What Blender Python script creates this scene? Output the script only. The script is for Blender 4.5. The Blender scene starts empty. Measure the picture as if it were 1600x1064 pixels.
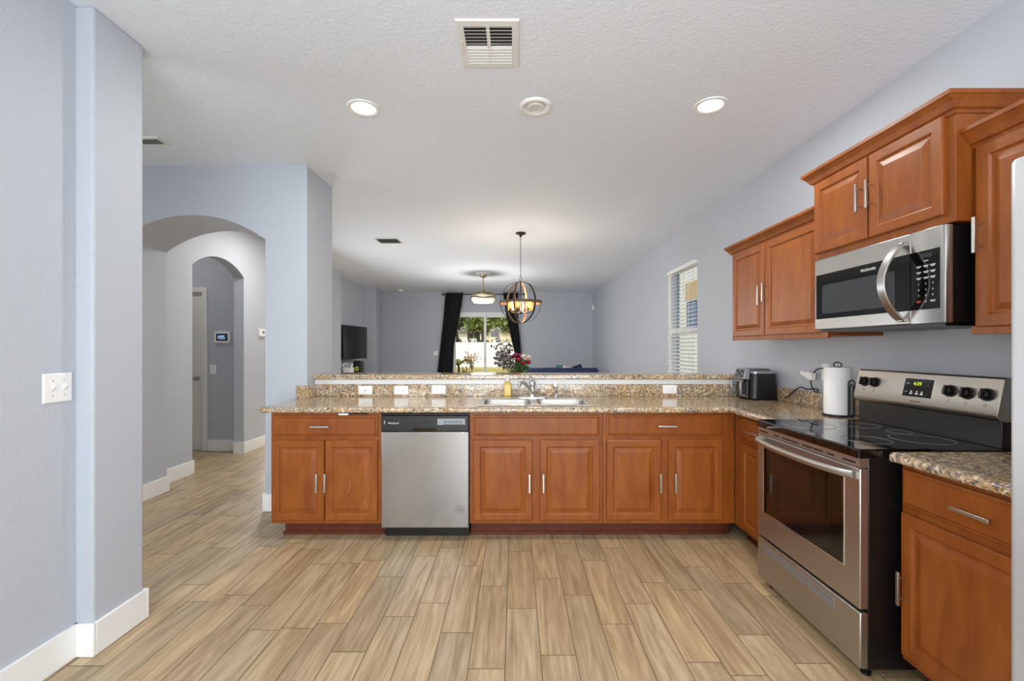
import bpy, bmesh, math, random
from mathutils import Vector, Matrix
random.seed(7)
SC = bpy.context.scene
COL = SC.collection
PI = math.pi

# ------------------------------------------------------------------ camera, sky, sun, fill lights, exposure
F, CX, CY, H = 695.6, 804.2, 543.0, 1.323          # focal length and vanishing point in pixels, eye height
CEIL, XW, YB = 2.793, 2.08, 11.84                  # ceiling height, right wall, back wall
def PX(u, d): return (u - CX) * d / F
def PZ(v, d): return H - (v - CY) * d / F
def DX(u, X): return F * X / (u - CX)

cam = bpy.data.cameras.new('camera')
cam.sensor_width = 36.0
cam.lens = 36.0 * F / 1600
cam.shift_x = -(CX - 800) / 1600
cam.shift_y = (CY - 532) / 1600
cam.clip_start = 0.02
camo = bpy.data.objects.new('camera', cam); COL.objects.link(camo)
camo.location = (0, 0, H); camo.rotation_euler = (PI / 2, 0, 0)
SC.camera = camo

world = bpy.data.worlds.new('sky'); SC.world = world; world.use_nodes = True
wn = world.node_tree.nodes; wl = world.node_tree.links
wn.clear()
sky = wn.new('ShaderNodeTexSky'); sky.sky_type = 'NISHITA'; sky.sun_disc = False
sky.sun_elevation = math.radians(48); sky.sun_rotation = math.radians(200); sky.air_density = 1.0; sky.dust_density = 5.0; sky.ozone_density = .6
bg = wn.new('ShaderNodeBackground'); bg.inputs['Strength'].default_value = 0.20
wo = wn.new('ShaderNodeOutputWorld')
wl.new(sky.outputs[0], bg.inputs['Color']); wl.new(bg.outputs[0], wo.inputs['Surface'])

def light(name, kind, loc, energy, color=(1, 1, 1), rot=(0, 0, 0), **kw):
    l = bpy.data.lights.new(name, kind); l.energy = energy; l.color = color
    for k, v in kw.items(): setattr(l, k, v)
    o = bpy.data.objects.new(name, l); COL.objects.link(o); o.location = loc; o.rotation_euler = rot
    return o
light('sun', 'SUN', (0, 0, 20), 3.3, (1.0, .95, .87), (math.radians(42), 0, math.radians(-42)), angle=.01)
# fill light added at an assumed rear window, tilted up to brighten the ceiling
light('rear_fill_light', 'AREA', (0.2, -2.66, 1.25), 178, (.84, .93, 1.0), (PI / 2 + .5, 0, 0), shape='RECTANGLE', size=2.7, size_y=2.0)
# fill lights added at unseen walls to brighten kitchen, hall and living room
light('side_fill_light', 'AREA', (-1.93, -1.15, 1.45), 74, (1.0, .96, .90), (0, -PI / 2 - .25, 0), shape='RECTANGLE', size=1.2, size_y=1.6)
light('hall_fill_light', 'AREA', (-4.66, .6, 1.35), 55, (.9, .96, 1.0), (0, -PI / 2, 0), shape='RECTANGLE', size=1.4, size_y=1.4)
light('living_fill_light', 'AREA', (-3.20, 6.75, 1.0), 62, (.85, .93, 1.0), (0, -PI / 2 + .22, 0), shape='RECTANGLE', size=1.3, size_y=1.3)

SC.view_settings.view_transform = 'Standard'
SC.view_settings.look = 'None'
SC.view_settings.exposure = -0.08
SC.view_settings.gamma = 1.0
SC.view_settings.use_curve_mapping = False
SC.cycles.max_bounces = 10
SC.cycles.diffuse_bounces = 6
SC.cycles.sample_clamp_indirect = 6.0
SC.cycles.use_denoising = True

# ------------------------------------------------------------------ materials
def lin(c):
    r = []
    for v in c:
        v = v / 255.0
        r.append(v / 12.92 if v <= .04045 else ((v + .055) / 1.055) ** 2.4)
    return (r[0], r[1], r[2], 1.0)
def newmat(name):
    m = bpy.data.materials.new(name); m.use_nodes = True
    b = m.node_tree.nodes['Principled BSDF']
    return m, m.node_tree.nodes, m.node_tree.links, b
def mat(name, c, rough=.5, metal=0.0, emit=None, es=0.0, bump=None, coat=0.0, spec=None, noise=None, aniso=None):
    m, N, L, b = newmat(name)
    b.inputs['Base Color'].default_value = lin(c)
    b.inputs['Roughness'].default_value = rough
    b.inputs['Metallic'].default_value = metal
    b.inputs['Coat Weight'].default_value = coat
    if spec is not None: b.inputs['Specular IOR Level'].default_value = spec
    if emit:
        b.inputs['Emission Color'].default_value = lin(emit); b.inputs['Emission Strength'].default_value = es
    tc = None
    if bump or noise:
        tc = N.new('ShaderNodeTexCoord')
    if bump:
        sc, st, dist = bump
        n = N.new('ShaderNodeTexNoise'); n.inputs['Scale'].default_value = sc; n.inputs['Detail'].default_value = 3
        L.new(tc.outputs['Object'], n.inputs['Vector'])
        bp = N.new('ShaderNodeBump'); bp.inputs['Strength'].default_value = st; bp.inputs['Distance'].default_value = dist
        L.new(n.outputs['Fac'], bp.inputs['Height']); L.new(bp.outputs[0], b.inputs['Normal'])
    if noise:
        sc, c2 = noise
        mp = N.new('ShaderNodeMapping'); mp.inputs['Scale'].default_value = sc if isinstance(sc, tuple) else (sc, sc, sc)
        L.new(tc.outputs['Object'], mp.inputs['Vector'])
        n = N.new('ShaderNodeTexNoise'); n.inputs['Scale'].default_value = 1; n.inputs['Detail'].default_value = 4
        L.new(mp.outputs[0], n.inputs['Vector'])
        mx = N.new('ShaderNodeMix'); mx.data_type = 'RGBA'
        mx.inputs[6].default_value = lin(c); mx.inputs[7].default_value = lin(c2)
        rp = N.new('ShaderNodeMapRange'); rp.inputs['From Min'].default_value = .3; rp.inputs['From Max'].default_value = .7
        L.new(n.outputs['Fac'], rp.inputs['Value']); L.new(rp.outputs[0], mx.inputs[0])
        L.new(mx.outputs[2], b.inputs['Base Color'])
    return m

WALL = mat('wall_paint', (187, 192, 200), .6, bump=(95, .3, .006), noise=(1.3, (186, 192, 201)))
CEILM = mat('ceiling_paint', (230, 236, 244), .8, bump=(60, .45, .008))
TRIM = mat('white_trim', (240, 240, 238), .35)
DOORW = mat('white_door_paint', (232, 231, 226), .35)
WHITEP = mat('white_plastic', (242, 242, 240), .25)
BLACKP = mat('black_plastic', (14, 14, 15), .35)
DARKP = mat('charcoal_plastic', (38, 40, 44), .42)
GROUT = mat('grout', (96, 77, 58), .8)
BLACKGL = mat('black_glass', (7, 7, 8), .04, coat=.3)
OVENGL = mat('oven_glass', (16, 14, 13), .07, coat=.4)
DARKGL = mat('dark_window_glass', (62, 65, 68), .12)
CHROME = mat('chrome', (225, 226, 228), .1, 1.0)
NICKEL = mat('brushed_nickel', (205, 202, 196), .3, 1.0)
STEELD = mat('sink_steel', (205, 203, 198), .32, 1.0)
WIRE = mat('dark_wire', (45, 46, 50), .35, .6)
BRONZE = mat('oiled_bronze', (42, 35, 30), .45, .5)
BAND = mat('brown_band', (120, 92, 66), .5, .2, noise=((30, 30, 4), (92, 68, 48)))
BRASS = mat('champagne_metal', (201, 184, 148), .25, .9)
PAPER = mat('paper_towel', (246, 246, 246), .9, bump=(160, .3, .004))
CURT = mat('black_curtain', (17, 18, 22), .85, bump=(300, .2, .002))
SCREENM = mat('tv_screen', (28, 27, 26), .18)
PRINT = mat('white_print', (225, 226, 228), .5)
GREYPR = mat('grey_print', (90, 90, 92), .5)
REDPR = mat('red_print', (200, 60, 60), .5)
LED = mat('display_digits', (180, 200, 40), .5, emit=(190, 215, 50), es=.9)
GLOWW = mat('lamp_diffuser', (255, 255, 255), .4, emit=(255, 250, 240), es=2.6)
GLOWB = mat('warm_bulb', (255, 220, 160), .4, emit=(255, 206, 130), es=7)
LENSOFF = mat('frosted_lens', (214, 213, 210), .3)
VENTDK = mat('vent_dark', (52, 51, 50), .8)
VENTM = mat('vent_paint', (226, 226, 224), .4)
LCD = mat('keypad_screen', (30, 40, 60), .2, emit=(70, 110, 170), es=.45)
NAVY = mat('navy_fabric', (38, 52, 84), .9)
TEAL = mat('teal_fabric', (74, 112, 118), .9)
CREAM = mat('cream_fabric', (205, 200, 188), .9)
TAN = mat('tan_fabric', (170, 145, 110), .9)
BLACKF = mat('black_fabric', (20, 20, 24), .9)
DKWOOD = mat('dark_furniture_wood', (70, 52, 40), .45)
STEMG = mat('plant_green', (74, 104, 52), .6)
LEAFG = mat('leaf_green', (96, 118, 52), .6, noise=(4, (132, 138, 66)))
LEAFD = mat('leaf_dark', (54, 70, 38), .6, noise=(4, (78, 92, 50)))
LEAFP = mat('leaf_pinkish', (176, 138, 112), .6)
LEAFGREY = mat('leaf_grey_purple', (110, 98, 104), .6)
LEAFBLK = mat('leaf_blackish', (40, 42, 40), .5)
ROSER = mat('rose_red', (170, 24, 48), .7)
ROSEM = mat('rose_magenta', (140, 44, 84), .7)
ROSEW = mat('rose_cream', (232, 226, 204), .7)
BARK = mat('bark', (74, 62, 50), .9)
LAWN = mat('dry_lawn', (150, 140, 78), .9, noise=(1.2, (182, 164, 100)))
VINYL = mat('white_vinyl', (236, 236, 238), .35)
STUCCO = mat('cream_stucco', (222, 208, 172), .8)
WSTUCCO = mat('pale_stucco', (214, 216, 216), .8)
ROOFM = mat('roof_shingle', (120, 112, 106), .9)
DKFRAME = mat('dark_frame', (60, 62, 64), .5)
SOAP = mat('amber_soap', (196, 160, 62), .12, coat=.4)
SOAPL = mat('soap_label', (222, 200, 120), .5)
YELLOW = mat('yellow_emblem', (206, 214, 60), .5)

def wood(name, c1, c2, rough=.38):
    m, N, L, b = newmat(name)
    tc = N.new('ShaderNodeTexCoord'); oi = N.new('ShaderNodeObjectInfo')
    mp = N.new('ShaderNodeMapping'); mp.inputs['Scale'].default_value = (9, 9, 2.2)
    ad = N.new('ShaderNodeVectorMath'); ad.operation = 'ADD'
    L.new(tc.outputs['Object'], ad.inputs[0]); L.new(oi.outputs['Random'], ad.inputs[1])
    L.new(ad.outputs[0], mp.inputs['Vector'])
    n = N.new('ShaderNodeTexNoise'); n.inputs['Scale'].default_value = 1.6; n.inputs['Detail'].default_value = 7; n.inputs['Distortion'].default_value = .8
    L.new(mp.outputs[0], n.inputs['Vector'])
    mp2 = N.new('ShaderNodeMapping'); mp2.inputs['Scale'].default_value = (140, 140, 5)
    L.new(ad.outputs[0], mp2.inputs['Vector'])
    n2 = N.new('ShaderNodeTexNoise'); n2.inputs['Scale'].default_value = 1; n2.inputs['Detail'].default_value = 2
    L.new(mp2.outputs[0], n2.inputs['Vector'])
    a = N.new('ShaderNodeMath'); a.operation = 'MULTIPLY_ADD'; a.inputs[1].default_value = .35
    L.new(n2.outputs['Fac'], a.inputs[0]); L.new(n.outputs['Fac'], a.inputs[2])
    mr = N.new('ShaderNodeMapRange'); mr.inputs['From Min'].default_value = .42; mr.inputs['From Max'].default_value = .95
    L.new(a.outputs[0], mr.inputs['Value'])
    mx = N.new('ShaderNodeMix'); mx.data_type = 'RGBA'
    mx.inputs[6].default_value = lin(c1); mx.inputs[7].default_value = lin(c2)
    L.new(mr.outputs[0], mx.inputs[0])
    L.new(mx.outputs[2], b.inputs['Base Color'])
    b.inputs['Roughness'].default_value = rough; b.inputs['Specular IOR Level'].default_value = .35
    return m
WOOD = wood('cabinet_maple', (153, 86, 30), (124, 62, 21))
WOODD = WOOD
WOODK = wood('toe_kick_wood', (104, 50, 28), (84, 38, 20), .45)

def steel(name, c, rough, axis='x'):
    m, N, L, b = newmat(name)
    b.inputs['Base Color'].default_value = lin(c); b.inputs['Metallic'].default_value = 1.0
    tc = N.new('ShaderNodeTexCoord'); mp = N.new('ShaderNodeMapping')
    mp.inputs['Scale'].default_value = (3, 3, 400) if axis == 'x' else (400, 400, 3)
    L.new(tc.outputs['Object'], mp.inputs['Vector'])
    n = N.new('ShaderNodeTexNoise'); n.inputs['Scale'].default_value = 1; n.inputs['Detail'].default_value = 2
    L.new(mp.outputs[0], n.inputs['Vector'])
    mr = N.new('ShaderNodeMapRange'); mr.inputs['To Min'].default_value = rough - .06; mr.inputs['To Max'].default_value = rough + .08
    L.new(n.outputs['Fac'], mr.inputs['Value']); L.new(mr.outputs[0], b.inputs['Roughness'])
    bp = N.new('ShaderNodeBump'); bp.inputs['Strength'].default_value = .04; bp.inputs['Distance'].default_value = .001
    L.new(n.outputs['Fac'], bp.inputs['Height']); L.new(bp.outputs[0], b.inputs['Normal'])
    return m
STEEL = steel('stainless_brushed', (176, 174, 171), .32, 'x')
STEELP = steel('stainless_panel', (170, 165, 156), .36, 'x')
STEELV = steel('stainless_dishwasher', (172, 174, 177), .19, 'z')
STEELW = steel('stainless_warm', (190, 187, 182), .36, 'x')

def granite():
    m, N, L, b = newmat('granite_laminate')
    tc = N.new('ShaderNodeTexCoord')
    def noise(scale, detail=4, dist=0.0):
        n = N.new('ShaderNodeTexNoise'); n.inputs['Scale'].default_value = scale; n.inputs['Detail'].default_value = detail
        n.inputs['Distortion'].default_value = dist; L.new(tc.outputs['Object'], n.inputs['Vector']); return n
    def ramp(src, a, bb):
        r = N.new('ShaderNodeMapRange'); r.inputs['From Min'].default_value = a; r.inputs['From Max'].default_value = bb
        L.new(src, r.inputs['Value']); return r.outputs[0]
    def mix(f, c1, c2):
        x = N.new('ShaderNodeMix'); x.data_type = 'RGBA'; L.new(f, x.inputs[0])
        for i, c in ((6, c1), (7, c2)):
            if isinstance(c, tuple): x.inputs[i].default_value = lin(c)
            else: L.new(c, x.inputs[i])
        return x.outputs[2]
    base = mix(ramp(noise(7, 3, .6).outputs['Fac'], .38, .62), (184, 152, 108), (168, 152, 132))
    base = mix(ramp(noise(38, 4, 1.2).outputs['Fac'], .50, .62), base, (220, 206, 180))
    base = mix(ramp(noise(52, 5, 1.5).outputs['Fac'], .54, .62), base, (150, 114, 74))
    v = N.new('ShaderNodeTexVoronoi'); v.inputs['Scale'].default_value = 105
    L.new(tc.outputs['Object'], v.inputs['Vector'])
    sep = N.new('ShaderNodeSeparateColor'); L.new(v.outputs['Color'], sep.inputs[0])
    zone = N.new('ShaderNodeMath'); zone.operation = 'MULTIPLY_ADD'; zone.inputs[1].default_value = .75
    L.new(noise(6.5, 2).outputs['Fac'], zone.inputs[0]); L.new(sep.outputs[0], zone.inputs[2])
    base = mix(ramp(zone.outputs[0], 1.18, 1.26), base, (106, 100, 97))
    base = mix(ramp(noise(85, 3, 1.0).outputs['Fac'], .62, .68), base, (72, 60, 52))
    L.new(base, b.inputs['Base Color'])
    b.inputs['Roughness'].default_value = .13
    b.inputs['Coat Weight'].default_value = .25; b.inputs['Coat Roughness'].default_value = .06
    return m
GRANITE = granite()

def floor_mat():
    m, N, L, b = newmat('wood_look_tile')
    uv = N.new('ShaderNodeUVMap'); uv.uv_map = 'plank'
    at = N.new('ShaderNodeAttribute'); at.attribute_name = 'tone'
    mp = N.new('ShaderNodeMapping'); mp.inputs['Scale'].default_value = (15, 1.3, 1); L.new(uv.outputs[0], mp.inputs['Vector'])
    n = N.new('ShaderNodeTexNoise'); n.inputs['Scale'].default_value = 1; n.inputs['Detail'].default_value = 6; n.inputs['Distortion'].default_value = 2.2
    L.new(mp.outputs[0], n.inputs['Vector'])
    mp2 = N.new('ShaderNodeMapping'); mp2.inputs['Scale'].default_value = (110, 5, 1); L.new(uv.outputs[0], mp2.inputs['Vector'])
    n2 = N.new('ShaderNodeTexNoise'); n2.inputs['Scale'].default_value = 1; n2.inputs['Detail'].default_value = 3; L.new(mp2.outputs[0], n2.inputs['Vector'])
    a = N.new('ShaderNodeMath'); a.operation = 'MULTIPLY_ADD'; a.inputs[1].default_value = .4
    L.new(n2.outputs['Fac'], a.inputs[0]); L.new(n.outputs['Fac'], a.inputs[2])
    mr = N.new('ShaderNodeMapRange'); mr.inputs['From Min'].default_value = .45; mr.inputs['From Max'].default_value = .95; L.new(a.outputs[0], mr.inputs['Value'])
    mx = N.new('ShaderNodeMix'); mx.data_type = 'RGBA'; mx.inputs[6].default_value = lin((200, 176, 140)); mx.inputs[7].default_value = lin((148, 122, 90))
    L.new(mr.outputs[0], mx.inputs[0])
    mx2 = N.new('ShaderNodeMix'); mx2.data_type = 'RGBA'; mx2.blend_type = 'MULTIPLY'; mx2.inputs[0].default_value = 1
    L.new(mx.outputs[2], mx2.inputs[6]); L.new(at.outputs['Color'], mx2.inputs[7])
    L.new(mx2.outputs[2], b.inputs['Base Color'])
    b.inputs['Roughness'].default_value = .36
    return m
FLOOR = floor_mat()

def glassy(name, tint, gloss=.06, rough=.02):
    m, N, L, b = newmat(name); N.remove(b)
    out = N['Material Output']
    t = N.new('ShaderNodeBsdfTransparent'); t.inputs[0].default_value = lin(tint)
    g = N.new('ShaderNodeBsdfGlossy'); g.inputs['Roughness'].default_value = rough
    mx = N.new('ShaderNodeMixShader'); mx.inputs[0].default_value = gloss
    L.new(t.outputs[0], mx.inputs[1]); L.new(g.outputs[0], mx.inputs[2]); L.new(mx.outputs[0], out.inputs['Surface'])
    return m
PANE = glassy('window_glass', (246, 250, 250), .006)
AMBERG = glassy('amber_tinted_glass', (250, 230, 196), .10, .05)
CLEARP = glassy('clear_acrylic', (225, 220, 205), .18, .1)

# ------------------------------------------------------------------ mesh builder
class MB:
    def __init__(s): s.bm = bmesh.new()
    def face(s, vs):
        try: return s.bm.faces.new(vs)
        except ValueError: return None
    def box(s, x0, x1, y0, y1, z0, z1):
        v = [s.bm.verts.new((x, y, z)) for x in (x0, x1) for y in (y0, y1) for z in (z0, z1)]
        for q in ((0, 1, 3, 2), (4, 6, 7, 5), (0, 4, 5, 1), (2, 3, 7, 6), (0, 2, 6, 4), (1, 5, 7, 3)):
            s.face([v[i] for i in q])
        return s
    def rings(s, loops, cap0=True, cap1=True, closed=True):
        prev = None; first = None
        for lp in loops:
            cur = [s.bm.verts.new(p) for p in lp]
            if prev:
                n = len(cur)
                for i in range(n if closed else n - 1):
                    j = (i + 1) % n
                    s.face([prev[i], prev[j], cur[j], cur[i]])
            else: first = cur
            prev = cur
        if cap0: s.face(list(reversed(first)))
        if cap1: s.face(prev)
        return s
    def rect_rings(s, x0, x1, z0, z1, prof):            # concentric rectangles in the x-z plane: (inset, y)
        s.rings([[(x0 + i, y, z0 + i), (x1 - i, y, z0 + i), (x1 - i, y, z1 - i), (x0 + i, y, z1 - i)] for i, y in prof]); return s
    def prism(s, poly, axis, a, b):
        def P(p, t):
            if axis == 'x': return (t, p[0], p[1])
            if axis == 'y': return (p[0], t, p[1])
            return (p[0], p[1], t)
        s.rings([[P(p, a) for p in poly], [P(p, b) for p in poly]]); return s
    def lathe(s, prof, c=(0, 0, 0), n=24, axis='z', cap=True):
        L = []
        for r, h in prof:
            lp = []
            for i in range(n):
                t = 2 * PI * i / n; a, b = max(r, 1e-5) * math.cos(t), max(r, 1e-5) * math.sin(t)
                p = (a, b, h) if axis == 'z' else ((a, h, b) if axis == 'y' else (h, a, b))
                lp.append((c[0] + p[0], c[1] + p[1], c[2] + p[2]))
            L.append(lp)
        s.rings(L, cap, cap); return s
    def tube(s, path, r, n=8, closed=False, sx=1.0):
        P = [Vector(p) for p in path]; m = len(P); loops = []
        up = None
        for i in range(m):
            if closed: t = P[(i + 1) % m] - P[i - 1]
            else: t = P[min(i + 1, m - 1)] - P[max(i - 1, 0)]
            if t.length < 1e-9: t = Vector((0, 0, 1))
            t.normalize()
            if up is None: up = Vector((0, 0, 1)) if abs(t.z) < .9 else Vector((1, 0, 0))
            e = up - t * up.dot(t)
            if e.length < 1e-5: e = Vector((0, 1, 0)) - t * t.y
            e.normalize(); f = t.cross(e); up = e
            rr = r[i] if isinstance(r, (list, tuple)) else r
            loops.append([tuple(P[i] + e * rr * math.cos(2 * PI * k / n) + f * rr * sx * math.sin(2 * PI * k / n)) for k in range(n)])
        if closed: loops.append(loops[0])
        s.rings(loops, not closed, not closed)
        if closed: bmesh.ops.remove_doubles(s.bm, verts=s.bm.verts[:], dist=1e-6)
        return s
    def sphere(s, c, r, u=14, v=9, sz=1.0):
        s.lathe([(r * math.sin(PI * k / v), -r * sz * math.cos(PI * k / v)) for k in range(v + 1)], c, u); return s
    def quad(s, a, b, c, d): s.face([s.bm.verts.new(p) for p in (a, b, c, d)]); return s
    def build(s, name, m, parent=None, bevel=0, seg=2, smooth=None, keep=False):
        if not keep: bmesh.ops.recalc_face_normals(s.bm, faces=s.bm.faces[:])
        me = bpy.data.meshes.new(name); s.bm.to_mesh(me); s.bm.free()
        me.materials.append(m)
        if smooth is not None:
            me.polygons.foreach_set('use_smooth', [True] * len(me.polygons)); me.set_sharp_from_angle(angle=math.radians(smooth))
        o = bpy.data.objects.new(name, me); COL.objects.link(o)
        if parent: o.parent = parent
        if bevel:
            b = o.modifiers.new('bevel', 'BEVEL'); b.width = bevel; b.segments = seg; b.limit_method = 'ANGLE'; b.angle_limit = math.radians(40)
            if smooth is None:
                me.polygons.foreach_set('use_smooth', [True] * len(me.polygons)); me.set_sharp_from_angle(angle=math.radians(35))
        return o
def islands(mb, name, m, parent=None, **k):
    # each connected piece becomes an object of its own
    bm = mb.bm; bm.verts.ensure_lookup_table(); seen = set(); out = []
    for v in bm.verts:
        if v in seen: continue
        st = [v]; comp = []; seen.add(v)
        while st:
            a = st.pop(); comp.append(a)
            for e in a.link_edges:
                w = e.other_vert(a)
                if w not in seen: seen.add(w); st.append(w)
        n = MB(); mp = {}; fs = set()
        for a in comp: mp[a] = n.bm.verts.new(a.co); fs.update(a.link_faces)
        for f in fs: n.face([mp[x] for x in f.verts])
        out.append(n.build(name, m, parent, **k))
    bm.free(); return out
def tag(o, label, cat, group=None, kind=None):
    o['label'] = label; o['category'] = cat
    if group: o['group'] = group
    if kind: o['kind'] = kind
    return o
def thing(name, label, cat, loc=(0, 0, 0), rz=0, group=None, kind=None):
    o = bpy.data.objects.new(name, None); COL.objects.link(o); o.empty_display_size = .1
    o.location = loc; o.rotation_euler = (0, 0, rz)
    return tag(o, label, cat, group, kind)
def struct(o, label=None, cat=None):
    o['kind'] = 'structure'
    if label: o['label'] = label
    if cat: o['category'] = cat
    return o
def arc(cx, cz, r, a0, a1, n): return [(cx + r * math.cos(a0 + (a1 - a0) * i / n), cz + r * math.sin(a0 + (a1 - a0) * i / n)) for i in range(n + 1)]
def lettering(body, size, loc, parent, m, name='lettering', align='CENTER', tilt=0.0, stretch=1.0):
    """flat raised letters facing local -y, standing in the x-z plane"""
    cu = bpy.data.curves.new(name, 'FONT'); cu.body = body; cu.size = size; cu.align_x = align; cu.align_y = 'CENTER'; cu.extrude = .0003
    cu.resolution_u = 3
    t = bpy.data.objects.new(name, cu); COL.objects.link(t)
    dg = bpy.context.evaluated_depsgraph_get()
    me = bpy.data.meshes.new_from_object(t.evaluated_get(dg)); bpy.data.objects.remove(t)
    me.transform(Matrix.Translation(loc) @ Matrix.Rotation(PI / 2 + tilt, 4, 'X') @ Matrix.Diagonal((stretch, 1, 1, 1)))
    me.materials.clear(); me.materials.append(m); me.name = name
    o = bpy.data.objects.new(name, me); COL.objects.link(o); o.parent = parent
    return o

# ------------------------------------------------------------------ floor and ceiling
def make_floor():
    W, LN, gap = .1515, .634, .0034
    x_ref = -.04
    table = {0: .352, 1: .01, 2: .475, 3: .225, 4: .395, 5: .60, 6: .525, 7: .145, -1: .562, -2: .16, -3: .40, -4: .285, -5: .03, -6: .23}
    bm = bmesh.new(); uvl = bm.loops.layers.uv.new('plank'); tone = bm.loops.layers.float_color.new('tone')
    x_lo, x_hi, y_lo, y_hi = -5.2, 2.08, -2.6, YB
    k0, k1 = int((x_lo - x_ref) / W) - 1, int((x_hi - x_ref) / W) + 1
    rnd = random.Random(3)
    for k in range(k0, k1 + 1):
        xa = max(x_ref + k * W + gap / 2, x_lo); xb = min(x_ref + (k + 1) * W - gap / 2, x_hi)
        if xb <= xa + .004: continue
        off = table.get(k, rnd.random() * LN)
        y = 1.905 + off - 12 * LN
        while y < y_hi:
            ya, yb = max(y + gap / 2, y_lo), min(y + LN - gap / 2, y_hi)
            if yb > ya + .004:
                f = bm.faces.new([bm.verts.new((xa, ya, 0)), bm.verts.new((xb, ya, 0)), bm.verts.new((xb, yb, 0)), bm.verts.new((xa, yb, 0))])
                ou, ov = rnd.random() * 40, rnd.random() * 40
                t = .82 + .22 * rnd.random(); w = rnd.uniform(-.045, .03)
                for l in f.loops:
                    l[uvl].uv = (l.vert.co.x - xa + ou, l.vert.co.y - ya + ov)
                    l[tone] = (t * (1 + w), t, t * (1 - w * 1.3), 1)
            y += LN
    me = bpy.data.meshes.new('floor'); bm.to_mesh(me); bm.free(); me.materials.append(FLOOR)
    o = bpy.data.objects.new('floor', me); COL.objects.link(o)
    struct(o, 'wood look plank tile floor', 'floor')
make_floor()
struct(MB().box(-5.3, 2.3, -2.8, 12.0, -.25, -.0015).build('floor_slab', GROUT), 'grout bed below the planks', 'floor')
struct(MB().box(-5.4, 2.45, -3.3, 12.1, CEIL, CEIL + .2).build('ceiling', CEILM), 'white textured ceiling', 'ceiling')

# ------------------------------------------------------------------ walls
def wall(name, m=WALL, bevel=0, **k): pass
WY0, WY1 = DX(1089.5, XW), DX(1044, XW)                     # right wall window
WZ0, WZ1 = .86, PZ(403, WY0)
b = MB()
b.box(XW, XW + .16, -2.8, WY0, 0, CEIL); b.box(XW, XW + .16, WY1, YB + .16, 0, CEIL)
b.box(XW, XW + .16, WY0, WY1, 0, WZ0); b.box(XW, XW + .16, WY0, WY1, WZ1, CEIL)
struct(b.build('wall_right', WALL))
SX0, SX1, SZ1 = -1.70, .13, 2.262                            # patio door in the back wall
b = MB()
b.box(-4.2, SX0, YB, YB + .16, 0, CEIL); b.box(SX1, XW + .16, YB, YB + .16, 0, CEIL); b.box(SX0, SX1, YB, YB + .16, SZ1, CEIL)
struct(b.build('wall_back', WALL))
AX = -1.884
struct(MB().box(AX - .16, AX, -2.8, -1.95, 0, CEIL).box(AX - .16, AX, -.35, 1.93, 0, CEIL).box(AX - .16, AX, -1.95, -.35, 0, .85).box(AX - .16, AX, -1.95, -.35, 2.05, CEIL).build('wall_left', WALL))
struct(MB().box(AX - .12, AX - .06, -1.95, -1.9, .85, 2.05).box(AX - .12, AX - .06, -.4, -.35, .85, 2.05).box(AX - .12, AX - .06, -1.9, -.4, .85, .9).box(AX - .12, AX - .06, -1.9, -.4, 2.0, 2.05).build('side_fill_frame', TRIM), 'added frame of the side fill light behind the viewpoint', 'window')  # frame and wall opening added for the side fill light
struct(MB().box(AX - .16, -1.812, 1.913, 2.175, 0, CEIL).build('wall_left_pier', WALL, bevel=.012, seg=3))
# rear wall with an assumed window opening for the rear fill light
b = MB()
b.box(-5.3, -1.15, -2.8, -2.6, 0, CEIL); b.box(1.55, XW + .16, -2.8, -2.6, 0, CEIL); b.box(-1.15, 1.55, -2.8, -2.6, 2.3, CEIL); b.box(-1.15, 1.55, -2.8, -2.6, 0, .2)
struct(b.build('wall_rear', WALL))
# outer wall of the hall side, with an opening added for its fill light
b = MB()
HX = -4.7
b.box(HX - .15, HX, -2.6, -.1, 0, CEIL); b.box(HX - .15, HX, 1.3, 3.6, 0, CEIL); b.box(HX - .15, HX, -.1, 1.3, 0, .65); b.box(HX - .15, HX, -.1, 1.3, 2.05, CEIL)
struct(b.build('wall_hall_outer', WALL))

# arched wall between kitchen and hall
YA0, YA1 = 3.598, 4.091
XE = -1.678
def arched(x0, x1, ox0, ox1, spring, crown, axis, a, b_, name, z1=CEIL):
    """a wall slab with a segmental-arch opening down to the floor"""
    hw = (ox1 - ox0) / 2; rise = crown - spring; R = (hw * hw + rise * rise) / (2 * rise); cx = (ox0 + ox1) / 2; cz = crown - R
    a0 = math.asin(hw / R); n = 28
    pts = [(cx + R * math.sin(-a0 + 2 * a0 * i / n), cz + R * math.cos(-a0 + 2 * a0 * i / n)) for i in range(n + 1)]
    m = MB()
    def P(p, t): return (p[0], t, p[1]) if axis == 'y' else (t, p[0], p[1])
    bm = m.bm
    cache = {}
    def V(p, t):
        key = (round(p[0], 6), round(p[1], 6), t)
        if key not in cache: cache[key] = bm.verts.new(P(p, t))
        return cache[key]
    for t in (a, b_):
        m.face([V(p, t) for p in ((x0, 0), (ox0, 0), (ox0, spring), (x0, spring))])
        m.face([V(p, t) for p in ((ox1, 0), (x1, 0), (x1, spring), (ox1, spring))])
        m.face([V(p, t) for p in ((x0, spring), (ox0, spring), (ox0, z1), (x0, z1))])
        m.face([V(p, t) for p in ((ox1, spring), (x1, spring), (x1, z1), (ox1, z1))])
        for i in range(n):
            m.face([V(pts[i], t), V(pts[i + 1], t), V((pts[i + 1][0], z1), t), V((pts[i][0], z1), t)])
    edge = [(ox0, 0)] + pts + [(ox1, 0)]
    for i in range(len(edge) - 1):
        m.face([V(edge[i], a), V(edge[i + 1], a), V(edge[i + 1], b_), V(edge[i], b_)])
    for (p, q) in (((x0, 0), (x0, z1)), ((x1, 0), (x1, z1)), ((x0, z1), (x1, z1))):
        m.face([V(p, a), V(q, a), V(q, b_), V(p, b_)])
    return m.build(name, WALL)
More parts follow.
